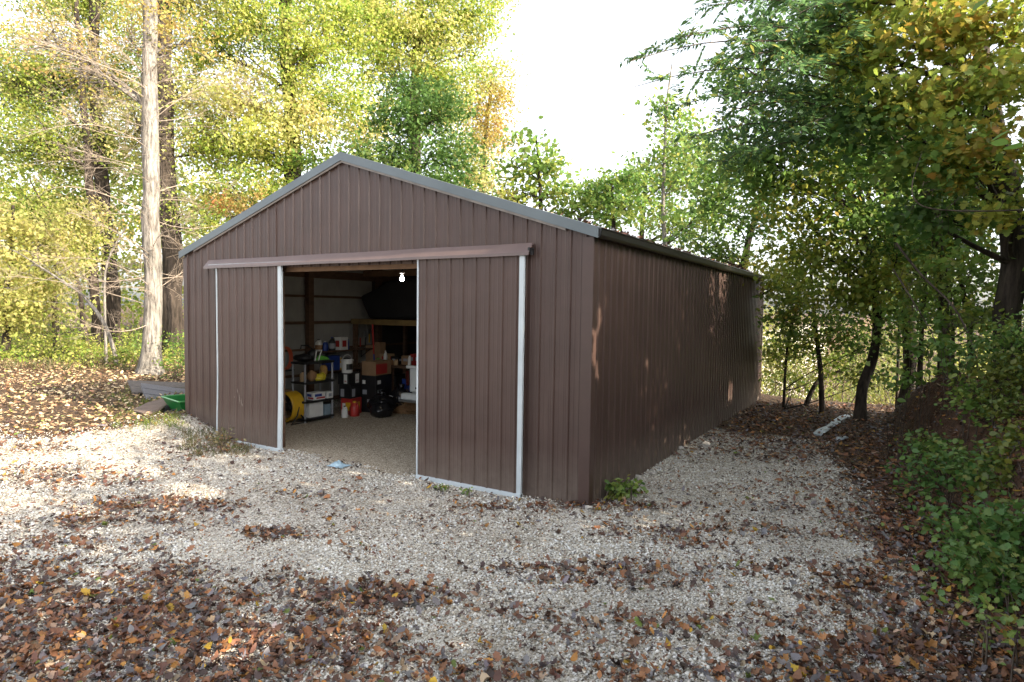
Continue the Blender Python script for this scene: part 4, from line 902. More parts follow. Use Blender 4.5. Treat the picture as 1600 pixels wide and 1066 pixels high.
def tree(name, label, cat, path, rads, lobes, pal, leaf=.12, cover=2., tpl=T_DIA, bark='barkdark', mat='leaf', seed=1, per=45, cr=.45, group=None, twigs=.5, limbs=True, cull=False, droop=.3, up=.4, flare=1.5, jit=.22, spray=False):
    rg = np.random.default_rng(seed); path = [np.array(p, float) for p in path]
    b = path[0]; base = np.array([b[0], b[1], float(height(b[0], b[1]))-.12]); path[0] = base
    root = thing(name, label, cat, base, group)
    P, R = smooth_path(path, rads, 26)
    hgt = P[:, 2]-base[2]; R = R*(1+(flare-1)*np.exp(-hgt/.35))
    P = P+np.stack([(vnoise(hgt*.8, hgt*0+seed, 3)-.5), (vnoise(hgt*.8, hgt*0+seed+9, 4)-.5), hgt*0], 1)*np.minimum(R[:, None]*.9, .25)
    wood = [path_tube(P, R, 12, .12, seed)]
    CC = []; LC = []; NC = []
    for li, lb in enumerate(lobes):
        c, r = lb[0], np.array(lb[1]); lp = lb[2] if len(lb) > 2 else pal; lcov = lb[3] if len(lb) > 3 else cover
        n = int(lcov*PI*r[0]*r[2]/(.36*leaf*leaf*.6)); nc = max(5, int(n/per))
        d = norm(rg.normal(size=(nc, 3))); rad = rg.random((nc, 1))**(1/2.4)
        cl = c+d*rad*r*(1+.25*rg.normal(size=(nc, 1)))
        # limb from the trunk to the middle of the lobe
        k = np.argmin(np.abs(P[:, 2]-(c[2]-.45*np.linalg.norm((c-P.mean(0))[:2])-.2*r[2]))); s0 = P[k]
        rl = max(.02, min(R[k]*.5, .018*np.linalg.norm(c-s0)+.02))
        if limbs:
            midp = (s0+c)/2+np.array([0, 0, .12*np.linalg.norm(c-s0)]) + rg.normal(size=3)*.15
            for q in range(3 if r.max() > .8 else 1):
                e = c+rg.normal(size=3)*r*.4
                wood.append(batch_tubes(s0[None], (midp+rg.normal(size=3)*.2)[None], e[None], [rl*(1 if q == 0 else .6)], [rl*.25], 7, 6))
            if twigs > 0:
                sel = rg.random(nc) < twigs; E_ = cl[sel]; tt = rg.uniform(.45, 1., (len(E_), 1))
                A_ = (1-tt)**2*s0+2*tt*(1-tt)*midp+tt*tt*c
                wood.append(batch_tubes(A_, (A_+E_)/2+rg.normal(size=E_.shape)*.12+np.array([0, 0, .1]), E_, np.full(len(E_), max(.006, rl*.28)), np.full(len(E_), .003), 4, 3))
        m = np.maximum(3, rg.normal(per, per*.3, nc)).astype(int)
        ci = np.repeat(np.arange(nc), m)
        off = rg.normal(size=(len(ci), 3))*np.array([cr, cr, cr*.5])*rg.uniform(.6, 1.3, nc)[ci][:, None]
        pos = cl[ci]+off
        # each cluster has its own drift of colour, leaf to leaf variation on top
        tn = tints(rg, lp, len(ci), jit); ctn = tints(rg, lp, nc, .15)[ci]
        CC.append(pos); LC.append(tn*.5+ctn*.5); NC.append((norm(rg.normal(size=(nc, 3))+np.array([0, 0, .9]))*.75)[ci])
    C = np.concatenate(CC); T = np.concatenate(LC)
    ok = C[:, 2] > height(C[:, 0], C[:, 1])+.03
    ok &= ~((C[:, 0] > -9.5) & (C[:, 0] < .12) & (C[:, 1] > -.3) & (C[:, 1] < 13.4) & (C[:, 2] < 5.35-.3207*np.abs(C[:, 0]-RX)))
    if cull: ok &= sun_keep(C, rg)
    C = C[ok]; T = T[ok]; NN = np.concatenate(NC)[ok]
    F = frames(rg, len(C), up*.6, droop, NN*2.4)
    wood_mesh('trunk', M[bark], wood, root)
    scatter_mesh('crown', M[mat], tpl, C, F, leaf*rg.uniform(.5, 1.45, len(C)), T, parent=root)
    return root
def gp(u, v, D):
    p = pt(u, v, D); return np.array([p[0], p[1], float(height(p[0], p[1]))])
YT = 'trees in the sunlit woods left of and behind the barn'
RT = 'trees in the shaded woods on the right'

# 1 tall pale trunk with bare fine branches
D1 = 20.6
b = gp(237, 575, D1)
t1path = [b, pt(238, 480, D1), pt(236, 330, D1), pt(234, 150, D1), pt(233, 0, D1), pt(236, -160, D1), pt(225, -330, D1)]
r1 = tree('pale_barked_tree', 'tall pale barked trunk with bare twiggy branches beside the left pallets', 'tree', t1path, [.30, .27, .26, .24, .21, .14, .05],
     [L(240, 20, D1, 70, 40, None), L(200, 60, D1, 70, 45), L(300, 60, D1, 60, 40), L(130, 110, D1, 90, 60), L(60, 60, D1, 80, 50), L(240, -110, D1, 120, 90)], 'peach', .10, .33, T_DIA, 'barkpale', seed=11, per=16, cr=.35, twigs=.8, flare=1.7)
rg = np.random.default_rng(12)
def bare_branches(P0, dirs, lens, r0, rg, sub=9, sub2=4, sag=-.1):
    A = P0; E_ = P0+dirs*lens[:, None]+np.array([0, 0, 1])*(sag*lens)[:, None]
    Bm = P0+dirs*lens[:, None]*.5+np.array([0, 0, 1])*(.12*lens)[:, None]+rg.normal(size=P0.shape)*.2*lens[:, None]
    out = [batch_tubes(A, Bm, E_, r0, r0*.25, 8, 5)]
    N = len(A); ii = np.repeat(np.arange(N), sub); t = rg.uniform(.2, 1, (len(ii), 1))
    Q = (1-t)**2*A[ii]+2*t*(1-t)*Bm[ii]+t*t*E_[ii]; l2 = lens[ii]*rg.uniform(.15, .45, len(ii))*(1.15-t[:, 0])*1.3
    d2 = norm(dirs[ii]+rg.normal(size=(len(ii), 3))*.65+np.array([0, 0, .1])); E2 = Q+d2*l2[:, None]; B2 = (Q+E2)/2+rg.normal(size=Q.shape)*.08*l2[:, None]
    out.append(batch_tubes(Q, B2, E2, r0[ii]*.35, r0[ii]*.12, 4, 3))
    jj = np.repeat(np.arange(len(ii)), sub2); t = rg.uniform(.25, 1, (len(jj), 1)); Q3 = (1-t)**2*Q[jj]+2*t*(1-t)*B2[jj]+t*t*E2[jj]
    l3 = l2[jj]*rg.uniform(.25, .6, len(jj)); d3 = norm(d2[jj]+rg.normal(size=(len(jj), 3))*.8); E3 = Q3+d3*l3[:, None]
    out.append(batch_tubes(Q3, (Q3+E3)/2+rg.normal(size=Q3.shape)*.05*l3[:, None], E3, np.maximum(r0[ii][jj]*.16, .0035), np.full(len(jj), .0022), 3, 3))
    return out, E2
NB = 62
zz = rg.uniform(2.0, 10.5, NB); k = np.array([np.interp(zz, [p[2] for p in t1path], [p[i] for p in t1path]) for i in (0, 1)]).T
P0 = np.column_stack([k, zz]); az = rg.uniform(0, 2*PI, NB)
dirs = norm(np.column_stack([np.cos(az), np.sin(az), rg.uniform(-.05, .5, NB)]) + np.array(AX_R)*-.45)
out, ends = bare_branches(P0, dirs, rg.uniform(1.3, 4.2, NB), rg.uniform(.008, .019, NB), rg, 13, 5)
wood_mesh('bare_branches', M['twig'], out, r1)
# 2-5 dark trunks behind it
tree('dark_trunk_tree', 'thick dark trunk standing just right of the pale barked one', 'tree', [gp(267, 545, 26), pt(265, 430, 26), pt(260, 250, 26), pt(256, 100, 26), pt(250, -60, 26), pt(255, -200, 26)], [.40, .38, .36, .32, .25, .1],
     [L(300, 150, 27, 60, 60), L(330, 230, 27, 60, 50), L(215, 200, 28, 60, 60), L(290, -10, 27, 110, 70), L(310, 330, 26, 40, 45, None, 'yg', 1.4)], 'yel', .12, 1.5, seed=21, cr=.6)
tree('forest_tree', 'dark trunk left of the pale barked tree, the thicker right one of a pair', 'tree', [gp(174, 540, 29), pt(172, 430, 29), pt(160, 300, 29), pt(150, 200, 29), pt(146, 20, 29), pt(150, -140, 29)], [.36, .33, .30, .26, .22, .08],
     [L(150, 240, 30, 70, 60), L(110, 330, 30, 60, 50), L(180, 130, 30, 70, 60), L(80, 120, 30, 80, 70), L(140, 0, 31, 120, 70)], 'yg', .13, 1.8, seed=22, cr=.6)
tree('forest_tree', 'slimmer dark trunk at the left of the dark pair behind the lawn', 'tree', [gp(150, 545, 28), pt(149, 440, 28), pt(142, 300, 28), pt(130, 150, 28), pt(120, 0, 28)], [.2, .19, .17, .14, .08],
     [L(60, 220, 29, 80, 60), L(20, 130, 30, 70, 80), L(120, 420, 29, 35, 40, None, 'yg', 1.0), L(40, 330, 29, 60, 55)], 'yg', .12, 1.9, seed=23, cr=.55)
tree('small_forest_tree', 'thin crooked dark trunk leaning left near the dark pair', 'tree', [gp(139, 545, 27), pt(130, 500, 27), pt(124, 455, 27), pt(115, 400, 27)], [.11, .10, .08, .04], [L(110, 400, 27, 40, 35), L(140, 380, 27, 35, 30)], 'yg', .13, 1.1, seed=24)
tree('small_forest_tree', 'short brown trunk under the yellow leaves near the left edge', 'tree', [gp(92, 545, 25), pt(90, 500, 25), pt(86, 440, 25), pt(90, 380, 25)], [.14, .12, .1, .05], [L(90, 400, 25, 50, 45), L(60, 440, 25, 40, 35), L(120, 340, 26, 45, 40)], 'yel', .13, 1.5, seed=25, bark='barkmid')
tree('yellow_tree', 'bright yellow green leafy tree at the far left edge', 'tree', [gp(10, 545, 24), pt(12, 480, 24), pt(15, 400, 24), pt(20, 320, 24)], [.15, .13, .11, .05],
     [L(20, 420, 24, 75, 45), L(50, 480, 24, 60, 40), L(0, 490, 24, 50, 45), L(10, 350, 24, 70, 40), L(60, 380, 24.5, 45, 40)], 'yel', .14, 1.8, seed=26)
sap = thing('bare_sapling', 'pale leafless sapling leaning to the left across the dark trunks', 'sapling', gp(182, 548, 22.5))
pp, rr = smooth_path([gp(184, 552, 22.5), pt(165, 510, 22.5), pt(130, 462, 22.5), pt(98, 440, 22.5), pt(60, 415, 22.3), pt(20, 390, 22)], [.075, .07, .055, .045, .03, .01], 24)
rg = np.random.default_rng(31); kk = rg.integers(8, 24, 14); dd = norm(np.gradient(pp, axis=0)[kk]+rg.normal(size=(14, 3))*.09)
wood_mesh('trunk', M['barkpale'], [path_tube(pp, rr, 8, .1, 2)]+bare_branches(pp[kk], norm(dd+rg.normal(size=(14, 3))*.5), rg.uniform(.6, 2.2, 14), np.full(14, .014), rg, 6, 3)[0], sap)
tree('bare_sapling', 'thin pale upright sapling between the dark pair and pale trunk', 'sapling', [gp(166, 535, 23), pt(164, 450, 23), pt(172, 400, 23), pt(200, 350, 23)], [.05, .045, .035, .02], [L(180, 360, 23, 30, 25, None, 'peach', .35)], 'peach', .1, .4, T_DIA, 'barkpale', seed=33, per=12)

# 7.. crowns rising behind the barn
tree('golden_maple', 'huge sunlit yellow green maple towering behind the left roof slope', 'tree', [gp(455, 545, 27), pt(455, 400, 27), pt(458, 250, 27), pt(450, 120, 27), pt(445, 0, 27), pt(440, -160, 27)], [.42, .4, .36, .3, .22, .08],
     [L(330, 70, 27, 55, 50), L(400, 40, 26.5, 65, 55), L(480, 90, 26, 70, 60), L(370, 150, 26, 60, 50, None, 'yel'), L(450, 190, 25.5, 70, 50, None, 'yel'), L(540, 50, 27, 60, 60), L(400, 230, 25.5, 60, 40), L(330, 220, 26, 40, 45), L(510, 160, 26.5, 55, 55), L(350, 300, 25.5, 50, 35, None, 'yg', 1.5), L(420, 290, 25.5, 45, 30), L(470, -60, 27, 130, 80), L(480, 250, 26, 40, 25, None, 'mg', 1.3)], 'yg', .14, 2.1, seed=41, cr=.5, per=95)
tree('green_maple', 'sunlit green maple behind the roof ridge whose crown ends at the white sky', 'tree', [gp(640, 545, 31), pt(640, 400, 31), pt(645, 250, 31), pt(650, 120, 31), pt(655, 0, 31), pt(650, -120, 31)], [.36, .34, .3, .26, .2, .08],
     [L(620, 50, 30, 60, 50), L(690, 40, 30, 55, 45), L(740, 20, 30, 40, 30), L(600, 110, 29.5, 50, 45), L(680, 110, 30, 45, 40), L(580, 20, 30, 50, 50), L(570, 190, 29, 45, 45, None, 'yel'), L(720, -40, 30, 70, 45), L(640, -60, 30, 90, 50), L(735, 75, 30.5, 30, 26), L(768, 8, 30.5, 24, 18), L(715, 125, 30, 42, 34), L(700, 175, 30, 34, 30, None, 'yel'), L(660, 60, 29, 50, 45, None, 'yel', 1.5)], 'yg', .14, 2.1, seed=42, cr=.5, per=95)
tree('dark_green_tree', 'shaded dark green crown above the middle of the right roof slope', 'tree', [gp(650, 545, 24), pt(650, 400, 24), pt(648, 280, 24), pt(645, 180, 24)], [.2, .18, .14, .06],
     [L(630, 190, 24, 50, 35), L(690, 180, 24, 45, 45), L(650, 140, 24.5, 35, 25), L(620, 250, 23.5, 55, 25), L(700, 245, 23.5, 50, 35), L(740, 270, 24, 35, 30, None, 'yel', 1.2), L(560, 245, 24, 45, 25, None, 'mg', 1.4), L(690, 290, 23, 60, 25)], 'dg', .14, 2.6, seed=43, per=80, cr=.42)
tree('peach_leaved_tree', 'thin peach coloured crown at the sky edge above the roof', 'tree', [gp(755, 545, 32), pt(752, 400, 32), pt(755, 270, 32), pt(765, 150, 32)], [.2, .18, .14, .05],
     [L(765, 125, 32, 36, 32, None, 'yel'), L(785, 150, 32, 20, 26), L(745, 170, 32, 36, 40), L(770, 215, 32, 32, 38), L(735, 235, 32, 34, 36, None, 'yel'), L(755, 290, 32, 38, 30, None, 'yel', 1.6)], 'peach', .13, 1.7, seed=44, cr=.45, bark='barkmid')
tree('rusty_leaved_tree', 'small tree with rusty orange leaves behind the left roof edge', 'tree', [gp(365, 545, 23.5), pt(365, 430, 23.5), pt(362, 340, 23.5)], [.1, .08, .04], [L(345, 315, 23.5, 20, 18), L(372, 325, 23.5, 22, 14), L(410, 305, 23.5, 20, 16, None, 'peach', .8), L(330, 350, 23.5, 30, 24, None, 'yg', 1.2)], 'rust', .11, 1.2, seed=45, cr=.3)
tree('broad_leaved_tree', 'pale green large leaved tree standing alone against the white sky', 'tree', [gp(850, 560, 25), pt(848, 430, 25), pt(845, 300, 25), pt(838, 215, 25)], [.13, .11, .08, .03],
     [L(835, 215, 25, 20, 24, None, 'lg', .9), L(850, 255, 25, 34, 28), L(815, 240, 25, 22, 20, None, 'lg', .7), L(870, 300, 25, 38, 26), L(820, 295, 25, 40, 28, None, 'yg', 1.2), L(900, 330, 24.5, 38, 24), L(785, 300, 25, 30, 25, None, 'yel', 1.2), L(800, 262, 25, 16, 18, None, 'lg', .6)], 'lg', .21, 2.1, T_OVAL, seed=46, per=22, cr=.4)
tree('round_green_tree', 'rounded green crown peeping over the lower end of the roof', 'tree', [gp(960, 580, 24), pt(960, 450, 24), pt(958, 350, 24), pt(955, 285, 24)], [.15, .12, .09, .04],
     [L(950, 300, 24, 40, 24), L(990, 275, 24, 28, 22), L(925, 290, 24, 17, 22, None, 'mg', .9), L(960, 335, 24, 45, 22), L(1000, 320, 24, 32, 25, None, 'mg', 1.1)], 'mg', .15, 2.3, T_OVAL, seed=47, per=30, cr=.35)
tree('slender_pale_tree', 'slender pale stemmed tree with sparse leaves right of the roof end', 'tree', [gp(1040, 590, 21), pt(1040, 440, 21), pt(1037, 320, 21), pt(1041, 180, 21), pt(1050, 100, 21)], [.09, .08, .065, .045, .02],
     [L(1035, 175, 21, 24, 35), L(1060, 230, 21, 30, 40), L(1030, 260, 21, 30, 35, None, 'lg', .7), L(1050, 330, 21, 34, 30, None, 'lg', .7), L(1015, 335, 21, 24, 26, None, 'yg', .6), L(1075, 290, 21, 26, 40)], 'lg', .15, 1.5, T_OVAL, 'barkpale', seed=48, per=18, cr=.35)
tree('leaning_back_tree', 'dark leaning tree rising behind the back right corner of the barn', 'tree', [gp(1150, 600, 19.5), pt(1152, 470, 19.5), pt(1168, 390, 19.5), pt(1186, 320, 19.5), pt(1205, 250, 19)], [.14, .12, .1, .07, .03],
     [L(1120, 320, 19, 40, 45), L(1090, 370, 19, 38, 34, None, 'lg', 1.0), L(1150, 260, 18.5, 45, 45), L(1200, 330, 18, 45, 45, None, 'mg', 1.2), L(1130, 400, 19, 45, 25), L(1180, 430, 18.3, 36, 30, None, 'maple', 1.3), L(1100, 250, 19, 30, 45, None, 'lg', .9), L(1225, 440, 18, 34, 40, None, 'maple', 1.)], 'mg', .12, 1.8, T_OVAL, seed=49, per=30, cr=.32, cull=True)

tree('round_green_tree', 'fuller green crowned tree farther back between the rounded crown and the slender stem', 'tree', [gp(1000, 580, 29), pt(1000, 450, 29), pt(1005, 340, 29), pt(1010, 260, 29)], [.16, .14, .1, .04],
     [L(930, 310, 29, 36, 30), L(985, 300, 29, 40, 36, None, 'lg'), L(1040, 290, 28, 40, 44), L(1090, 250, 27, 40, 60, None, 'lg', 1.0), L(1060, 350, 28, 50, 36), L(1110, 340, 26, 40, 50, None, 'lg', 1.1), L(1005, 250, 29, 18, 20, None, 'lg', .8), L(1060, 205, 27, 22, 34, None, 'lg', .8)], 'mg', .15, 1.3, T_OVAL, seed=147, per=26, cr=.4)
# right hand woods
leafletpos = None
def pinnate_tree(name, label, path, rads, fronds, seed, leaf=.085, pal='bluegreen'):
    rg = np.random.default_rng(seed); base = gp(*path[0]); root = thing(name, label, 'tree', base)
    P, R = smooth_path([base]+[pt(*q) for q in path[1:]], rads, 24); wood = [path_tube(P, R, 9, .1, seed)]; C = []; F = []; 
    for (u0, v0, D0, u1, v1, D1_, nf) in fronds:
        A = pt(u0, v0, D0); E_ = pt(u1, v1, D1_); Bm = (A+E_)/2+np.array([0, 0, .18*np.linalg.norm(E_-A)])
        wood.append(batch_tubes(A[None], Bm[None], E_[None], [.028], [.006], 8, 5))
        for k_ in range(nf):
            t = .25+.75*(k_+rg.random())/nf; q = (1-t)**2*A+2*t*(1-t)*Bm+t*t*E_
            for m_ in range(2):
                dv = norm((E_-A)/np.linalg.norm(E_-A)*.7+rg.normal(size=3)*np.array([.7, .7, .45])); Lf = rg.uniform(.32, .55); q1 = q+dv*Lf-np.array([0, 0, .10]); qm = q+dv*Lf*.5+np.array([0, 0, .04])
                wood.append(batch_tubes(q[None], qm[None], q1[None], [.004], [.002], 4, 3))
                sv = norm(np.cross(dv, [0, 0, 1.])); nl = 8
                for i in range(nl):
                    f = .12+.88*i/(nl-1); p = (1-f)**2*q+2*f*(1-f)*qm+f*f*q1
                    for sd in (-1, 1):
                        tx = norm(sv*sd+dv*.45+np.array([0, 0, -.25+.35*rg.normal()])); nz = norm(np.array([0, 0, 1.])+rg.normal(size=3)*.3); nz = norm(nz-tx*(nz@tx)); C.append(p); F.append([tx, np.cross(nz, tx), nz])
    C = np.array(C); F = np.array(F); N = len(C); kp = sun_keep(C, rg); C = C[kp]; F = F[kp]; N = len(C)
    wood_mesh('trunk', M['barkmid'], wood, root); scatter_mesh('crown', M['leaf'], T_LEAFLET, C, F, leaf*1.7*rg.uniform(.7, 1.2, N), tints(rg, pal, N), parent=root); return root
pinnate_tree('feather_leaved_tree', 'tall blue green feather leaved tree whose long sprays reach into the white sky', [(1480, 560, 15), (1472, 440, 15), (1450, 300, 14), (1410, 160, 13), (1370, 30, 12.5), (1340, -120, 12)], [.12, .11, .10, .08, .06, .02],
     [(1390, 120, 12.6, 985, 96, 10.8, 9), (1400, 170, 12.8, 990, 136, 11, 8), (1390, 100, 12.5, 1060, 60, 11, 16), (1375, 60, 12.4, 1110, 10, 11, 16), (1400, 200, 12.8, 1060, 165, 11.2, 16), (1390, 120, 12.5, 1100, 110, 10.6, 18), (1410, 240, 13, 1080, 215, 11.5, 16), (1370, 30, 12.4, 1180, -30, 11.2, 16), (1390, 140, 12.6, 1160, 70, 10.4, 18), (1410, 230, 13, 1150, 170, 10.8, 18),
      (1370, 40, 12.4, 1250, 20, 10.5, 16), (1400, 160, 12.6, 1230, 110, 10.2, 16), (1420, 260, 13, 1170, 240, 11.2, 18), (1390, 100, 12.4, 1330, 60, 10.6, 12), (1370, 20, 12.4, 1150, -70, 11.2, 12), (1410, 220, 13, 1250, 200, 10.6, 14), (1400, 180, 12.8, 1120, 260, 12, 14), (1380, 60, 12.4, 1200, 90, 11, 16), (1400, 200, 12.8, 1200, 150, 11.5, 16)], 51)
tree('leafy_shade_tree', 'dense dark green crown filling in behind the feather leaved sprays', 'tree', [gp(1420, 580, 17), pt(1415, 450, 17), pt(1390, 300, 16.5), pt(1350, 150, 16), pt(1320, 0, 16)], [.17, .16, .13, .10, .05],
     [L(1200, 120, 14.5, 60, 50), L(1270, 90, 14.5, 60, 55), L(1180, 200, 14.5, 55, 45), L(1260, 180, 14.2, 60, 50), L(1150, 130, 14.8, 40, 40, None, 'mg', 1.2), L(1330, 150, 14, 60, 60), L(1220, 30, 14.5, 60, 45), L(1320, 40, 14.5, 70, 55), L(1320, 240, 14, 55, 45, None, 'mg'), L(1200, 280, 15, 60, 40, None, 'mg', 1.4), L(1140, 240, 15, 40, 40, None, 'lg', 1.0)], 'bluegreen', .12, 1.05, T_OVAL, seed=58, per=30, cr=.32, cull=True, twigs=.4)
tree('autumn_maple', 'large shaded maple with orange tinged leaves at the right edge', 'tree', [gp(1590, 560, 11.6), pt(1582, 480, 11.6), pt(1572, 330, 11.6), pt(1560, 200, 11.5), pt(1535, 60, 11.4), pt(1525, -80, 11.3), pt(1520, -220, 11.3)], [.23, .215, .20, .17, .13, .09, .03],
     [L(1500, 60, 10.5, 75, 60, None, 'orange'), L(1580, 120, 10, 70, 60), L(1430, 50, 11, 65, 55, None, 'maple'), L(1480, 160, 10.5, 70, 50), L(1560, 230, 9.8, 60, 40, None, 'orange'), L(1400, 150, 11, 60, 55), L(1510, 260, 10.4, 70, 45), L(1430, 250, 10.8, 65, 50, None, 'mg'), L(1580, 20, 10, 70, 50), L(1340, 80, 11.5, 55, 60, None, 'maple'), L(1350, 190, 11.3, 60, 50, None, 'dg'), L(1590, 320, 10.2, 50, 45), L(1460, 330, 11, 60, 40, None, 'dg', 1.3), L(1500, -50, 11, 130, 60), L(1380, -30, 11.5, 90, 50, None, 'maple', 1.5), L(1290, 30, 12, 40, 50, None, 'mg', 1.)],
     'maple', .115, 1.75, T_MAPLE, seed=52, per=34, cr=.3, cull=True, twigs=.35, up=.5)
tree('leaning_black_tree', 'crooked black trunk leaning right over the dirt crest', 'tree', [gp(1338, 640, 16.2), pt(1350, 605, 16.2), pt(1368, 555, 16.2), pt(1372, 500, 16), pt(1360, 400, 15.5), pt(1340, 280, 15), pt(1320, 180, 14.5)], [.135, .125, .115, .10, .08, .06, .03],
     [L(1300, 260, 14.5, 65, 50), L(1250, 310, 14.5, 60, 45), L(1350, 330, 14, 65, 45, None, 'mg'), L(1210, 260, 15, 45, 45, None, 'mg'), L(1290, 370, 14.5, 60, 40), L(1240, 400, 15, 50, 40, None, 'maple'), L(1350, 430, 14.5, 60, 40), L(1400, 380, 14, 50, 45, None, 'dg'), L(1310, 460, 15, 55, 38), L(1390, 490, 14.8, 45, 35, None, 'mg', 1.), L(1250, 180, 14.5, 50, 50, None, 'bluegreen', 1.3), L(1380, 260, 13.5, 45, 40, None, 'mg', 1.3)],
     'maple', .115, 1.6, T_OVAL, seed=53, per=34, cr=.32, cull=True, twigs=.4)
tree('slender_sapling', 'slender straight trunk on the crest behind the barn corner', 'tree', [gp(1285, 628, 17.5), pt(1281, 580, 17.5), pt(1276, 520, 17.5), pt(1268, 440, 17.5), pt(1262, 380, 17.5)], [.075, .065, .055, .04, .02], [L(1260, 470, 17, 40, 30), L(1290, 500, 17, 34, 26, None, 'lg', .8), L(1235, 490, 17.2, 30, 26, None, 'yg', .9), L(1260, 420, 17, 45, 35)], 'maple', .105, 1.1, T_OVAL, seed=54, per=22, cr=.28, flare=1.2)
tree('slender_sapling', 'thin dark stem leaning right beside the straight slender trunk', 'tree', [gp(1256, 628, 18.5), pt(1275, 600, 18.5), pt(1300, 585, 18.5), pt(1335, 572, 18.3)], [.07, .06, .045, .02], [L(1330, 560, 18, 26, 16, None, 'lg', .5), L(1220, 540, 18.5, 22, 30, None, 'yg', .7)], 'lg', .1, .6, T_OVAL, seed=55, per=14, cr=.25, flare=1.2)
for k, (u, D, r_, lab, us) in enumerate(((1440, 15.5, .055, 'dark slim trunk behind the bank, first right of the leaning black tree', 1446), (1468, 16.5, .045, 'slimmest dark trunk behind the bank between two stouter ones', 1462), (1516, 14.5, .065, 'dark slim trunk behind the bank nearest the right hand maple', 1500), (1404, 18.5, .04, 'thin distant stem just right of the leaning black tree', 1398))):
    tree('woodland_tree', lab, 'tree', [gp(u, 560, D), pt(u+1, 520, D), pt(us, 420, D), pt(us-6, 320, D), pt(us-2, 220, D)], [r_, r_*.95, r_*.8, r_*.6, r_*.25],
         [L(u-25, 400, D, 50, 45, None, 'maple', 1.7), L(u+20, 350, D, 55, 45, None, 'mg', 1.8), L(u, 460, D, 45, 30, None, 'mg', 1.2), L(u+30, 280, D, 55, 45, None, 'dg', 1.8), L(u-20, 220, D, 55, 45, None, 'dg', 1.6), L(u+20, 500, D, 35, 22, None, 'shrub', 1.0)], 'maple', .115, 1., T_OVAL, seed=60+k, per=24, cr=.3, cull=True, group=RT, twigs=.5)
tree('understory_tree', 'low leafy understory tree filling the gap between barn corner and leaning trunk', 'tree', [gp(1225, 622, 18), pt(1228, 560, 18), pt(1240, 500, 18), pt(1250, 450, 18)], [.04, .035, .03, .015],
     [L(1225, 500, 17.5, 34, 40, None, 'lg', 1.3), L(1270, 540, 17.5, 40, 30, None, 'maple', 1.2), L(1320, 520, 17.2, 44, 32, None, 'mg', 1.4), L(1300, 575, 18, 40, 22, None, 'yg', .9), L(1215, 560, 18.5, 26, 34, None, 'yg', 1.2), L(1360, 590, 17.5, 36, 24, None, 'shruby', 1.2), L(1245, 595, 19.5, 40, 16, None, 'shruby', .9), L(1360, 470, 17, 44, 34), L(1390, 545, 16, 36, 30, None, 'mg', .9), L(1225, 440, 17.5, 36, 30)], 'maple', .105, 1.0, T_OVAL, seed=59, per=22, cr=.26, flare=1.1, twigs=.8)
tree('understory_tree', 'leafy understory tree behind the bank shrubs under the right hand maple', 'tree', [gp(1490, 560, 13.5), pt(1488, 500, 13.5), pt(1480, 430, 13.5), pt(1470, 380, 13.5)], [.04, .035, .03, .015],
     [L(1470, 430, 13, 50, 36), L(1530, 420, 12.6, 44, 40), L(1440, 490, 13, 45, 28, None, 'mg'), L(1510, 500, 12.5, 46, 26, None, 'lg', .9), L(1560, 480, 12, 36, 30, None, 'maple'), L(1420, 420, 14, 45, 34, None, 'maple', .9)], 'lg', .11, 1.1, T_OVAL, seed=159, per=22, cr=.26, flare=1.1, twigs=.7)
# dead vine and fallen stems hanging in front of the right hand woods
for k, (px, lab, r_) in enumerate((([(1598, 328, 9.5), (1540, 330, 9.6), (1470, 328, 9.8), (1435, 318, 9.8), (1425, 290, 9.9), (1440, 240, 10)], 'pale dead vine looping across the dark leaves at the right', .011),
     ([(1400, 380, 10.5), (1440, 430, 10.6), (1490, 480, 10.4), (1520, 540, 10.2), (1530, 590, 10)], 'grey bare stem arching down onto the bank', .018), ([(1395, 420, 10.8), (1420, 460, 10.7), (1450, 510, 10.5), (1462, 535, 10.4)], 'thin grey dead stem left of the arching one', .011))):
    t = thing('dead_vine', lab, 'vine', pt(*px[-1])); pp, rr = smooth_path([pt(*q) for q in px], [r_]*len(px), 30); rr = rr*np.linspace(1.2, .6, 30)
    rg = np.random.default_rng(70+k); kk = rg.integers(4, 26, 7)
    wood_mesh('stem', M['barkmid'], [path_tube(pp, rr, 6)]+bare_branches(pp[kk], norm(rg.normal(size=(7, 3))), rg.uniform(.25, .7, 7), np.full(7, .005), rg, 4, 2)[0], t)

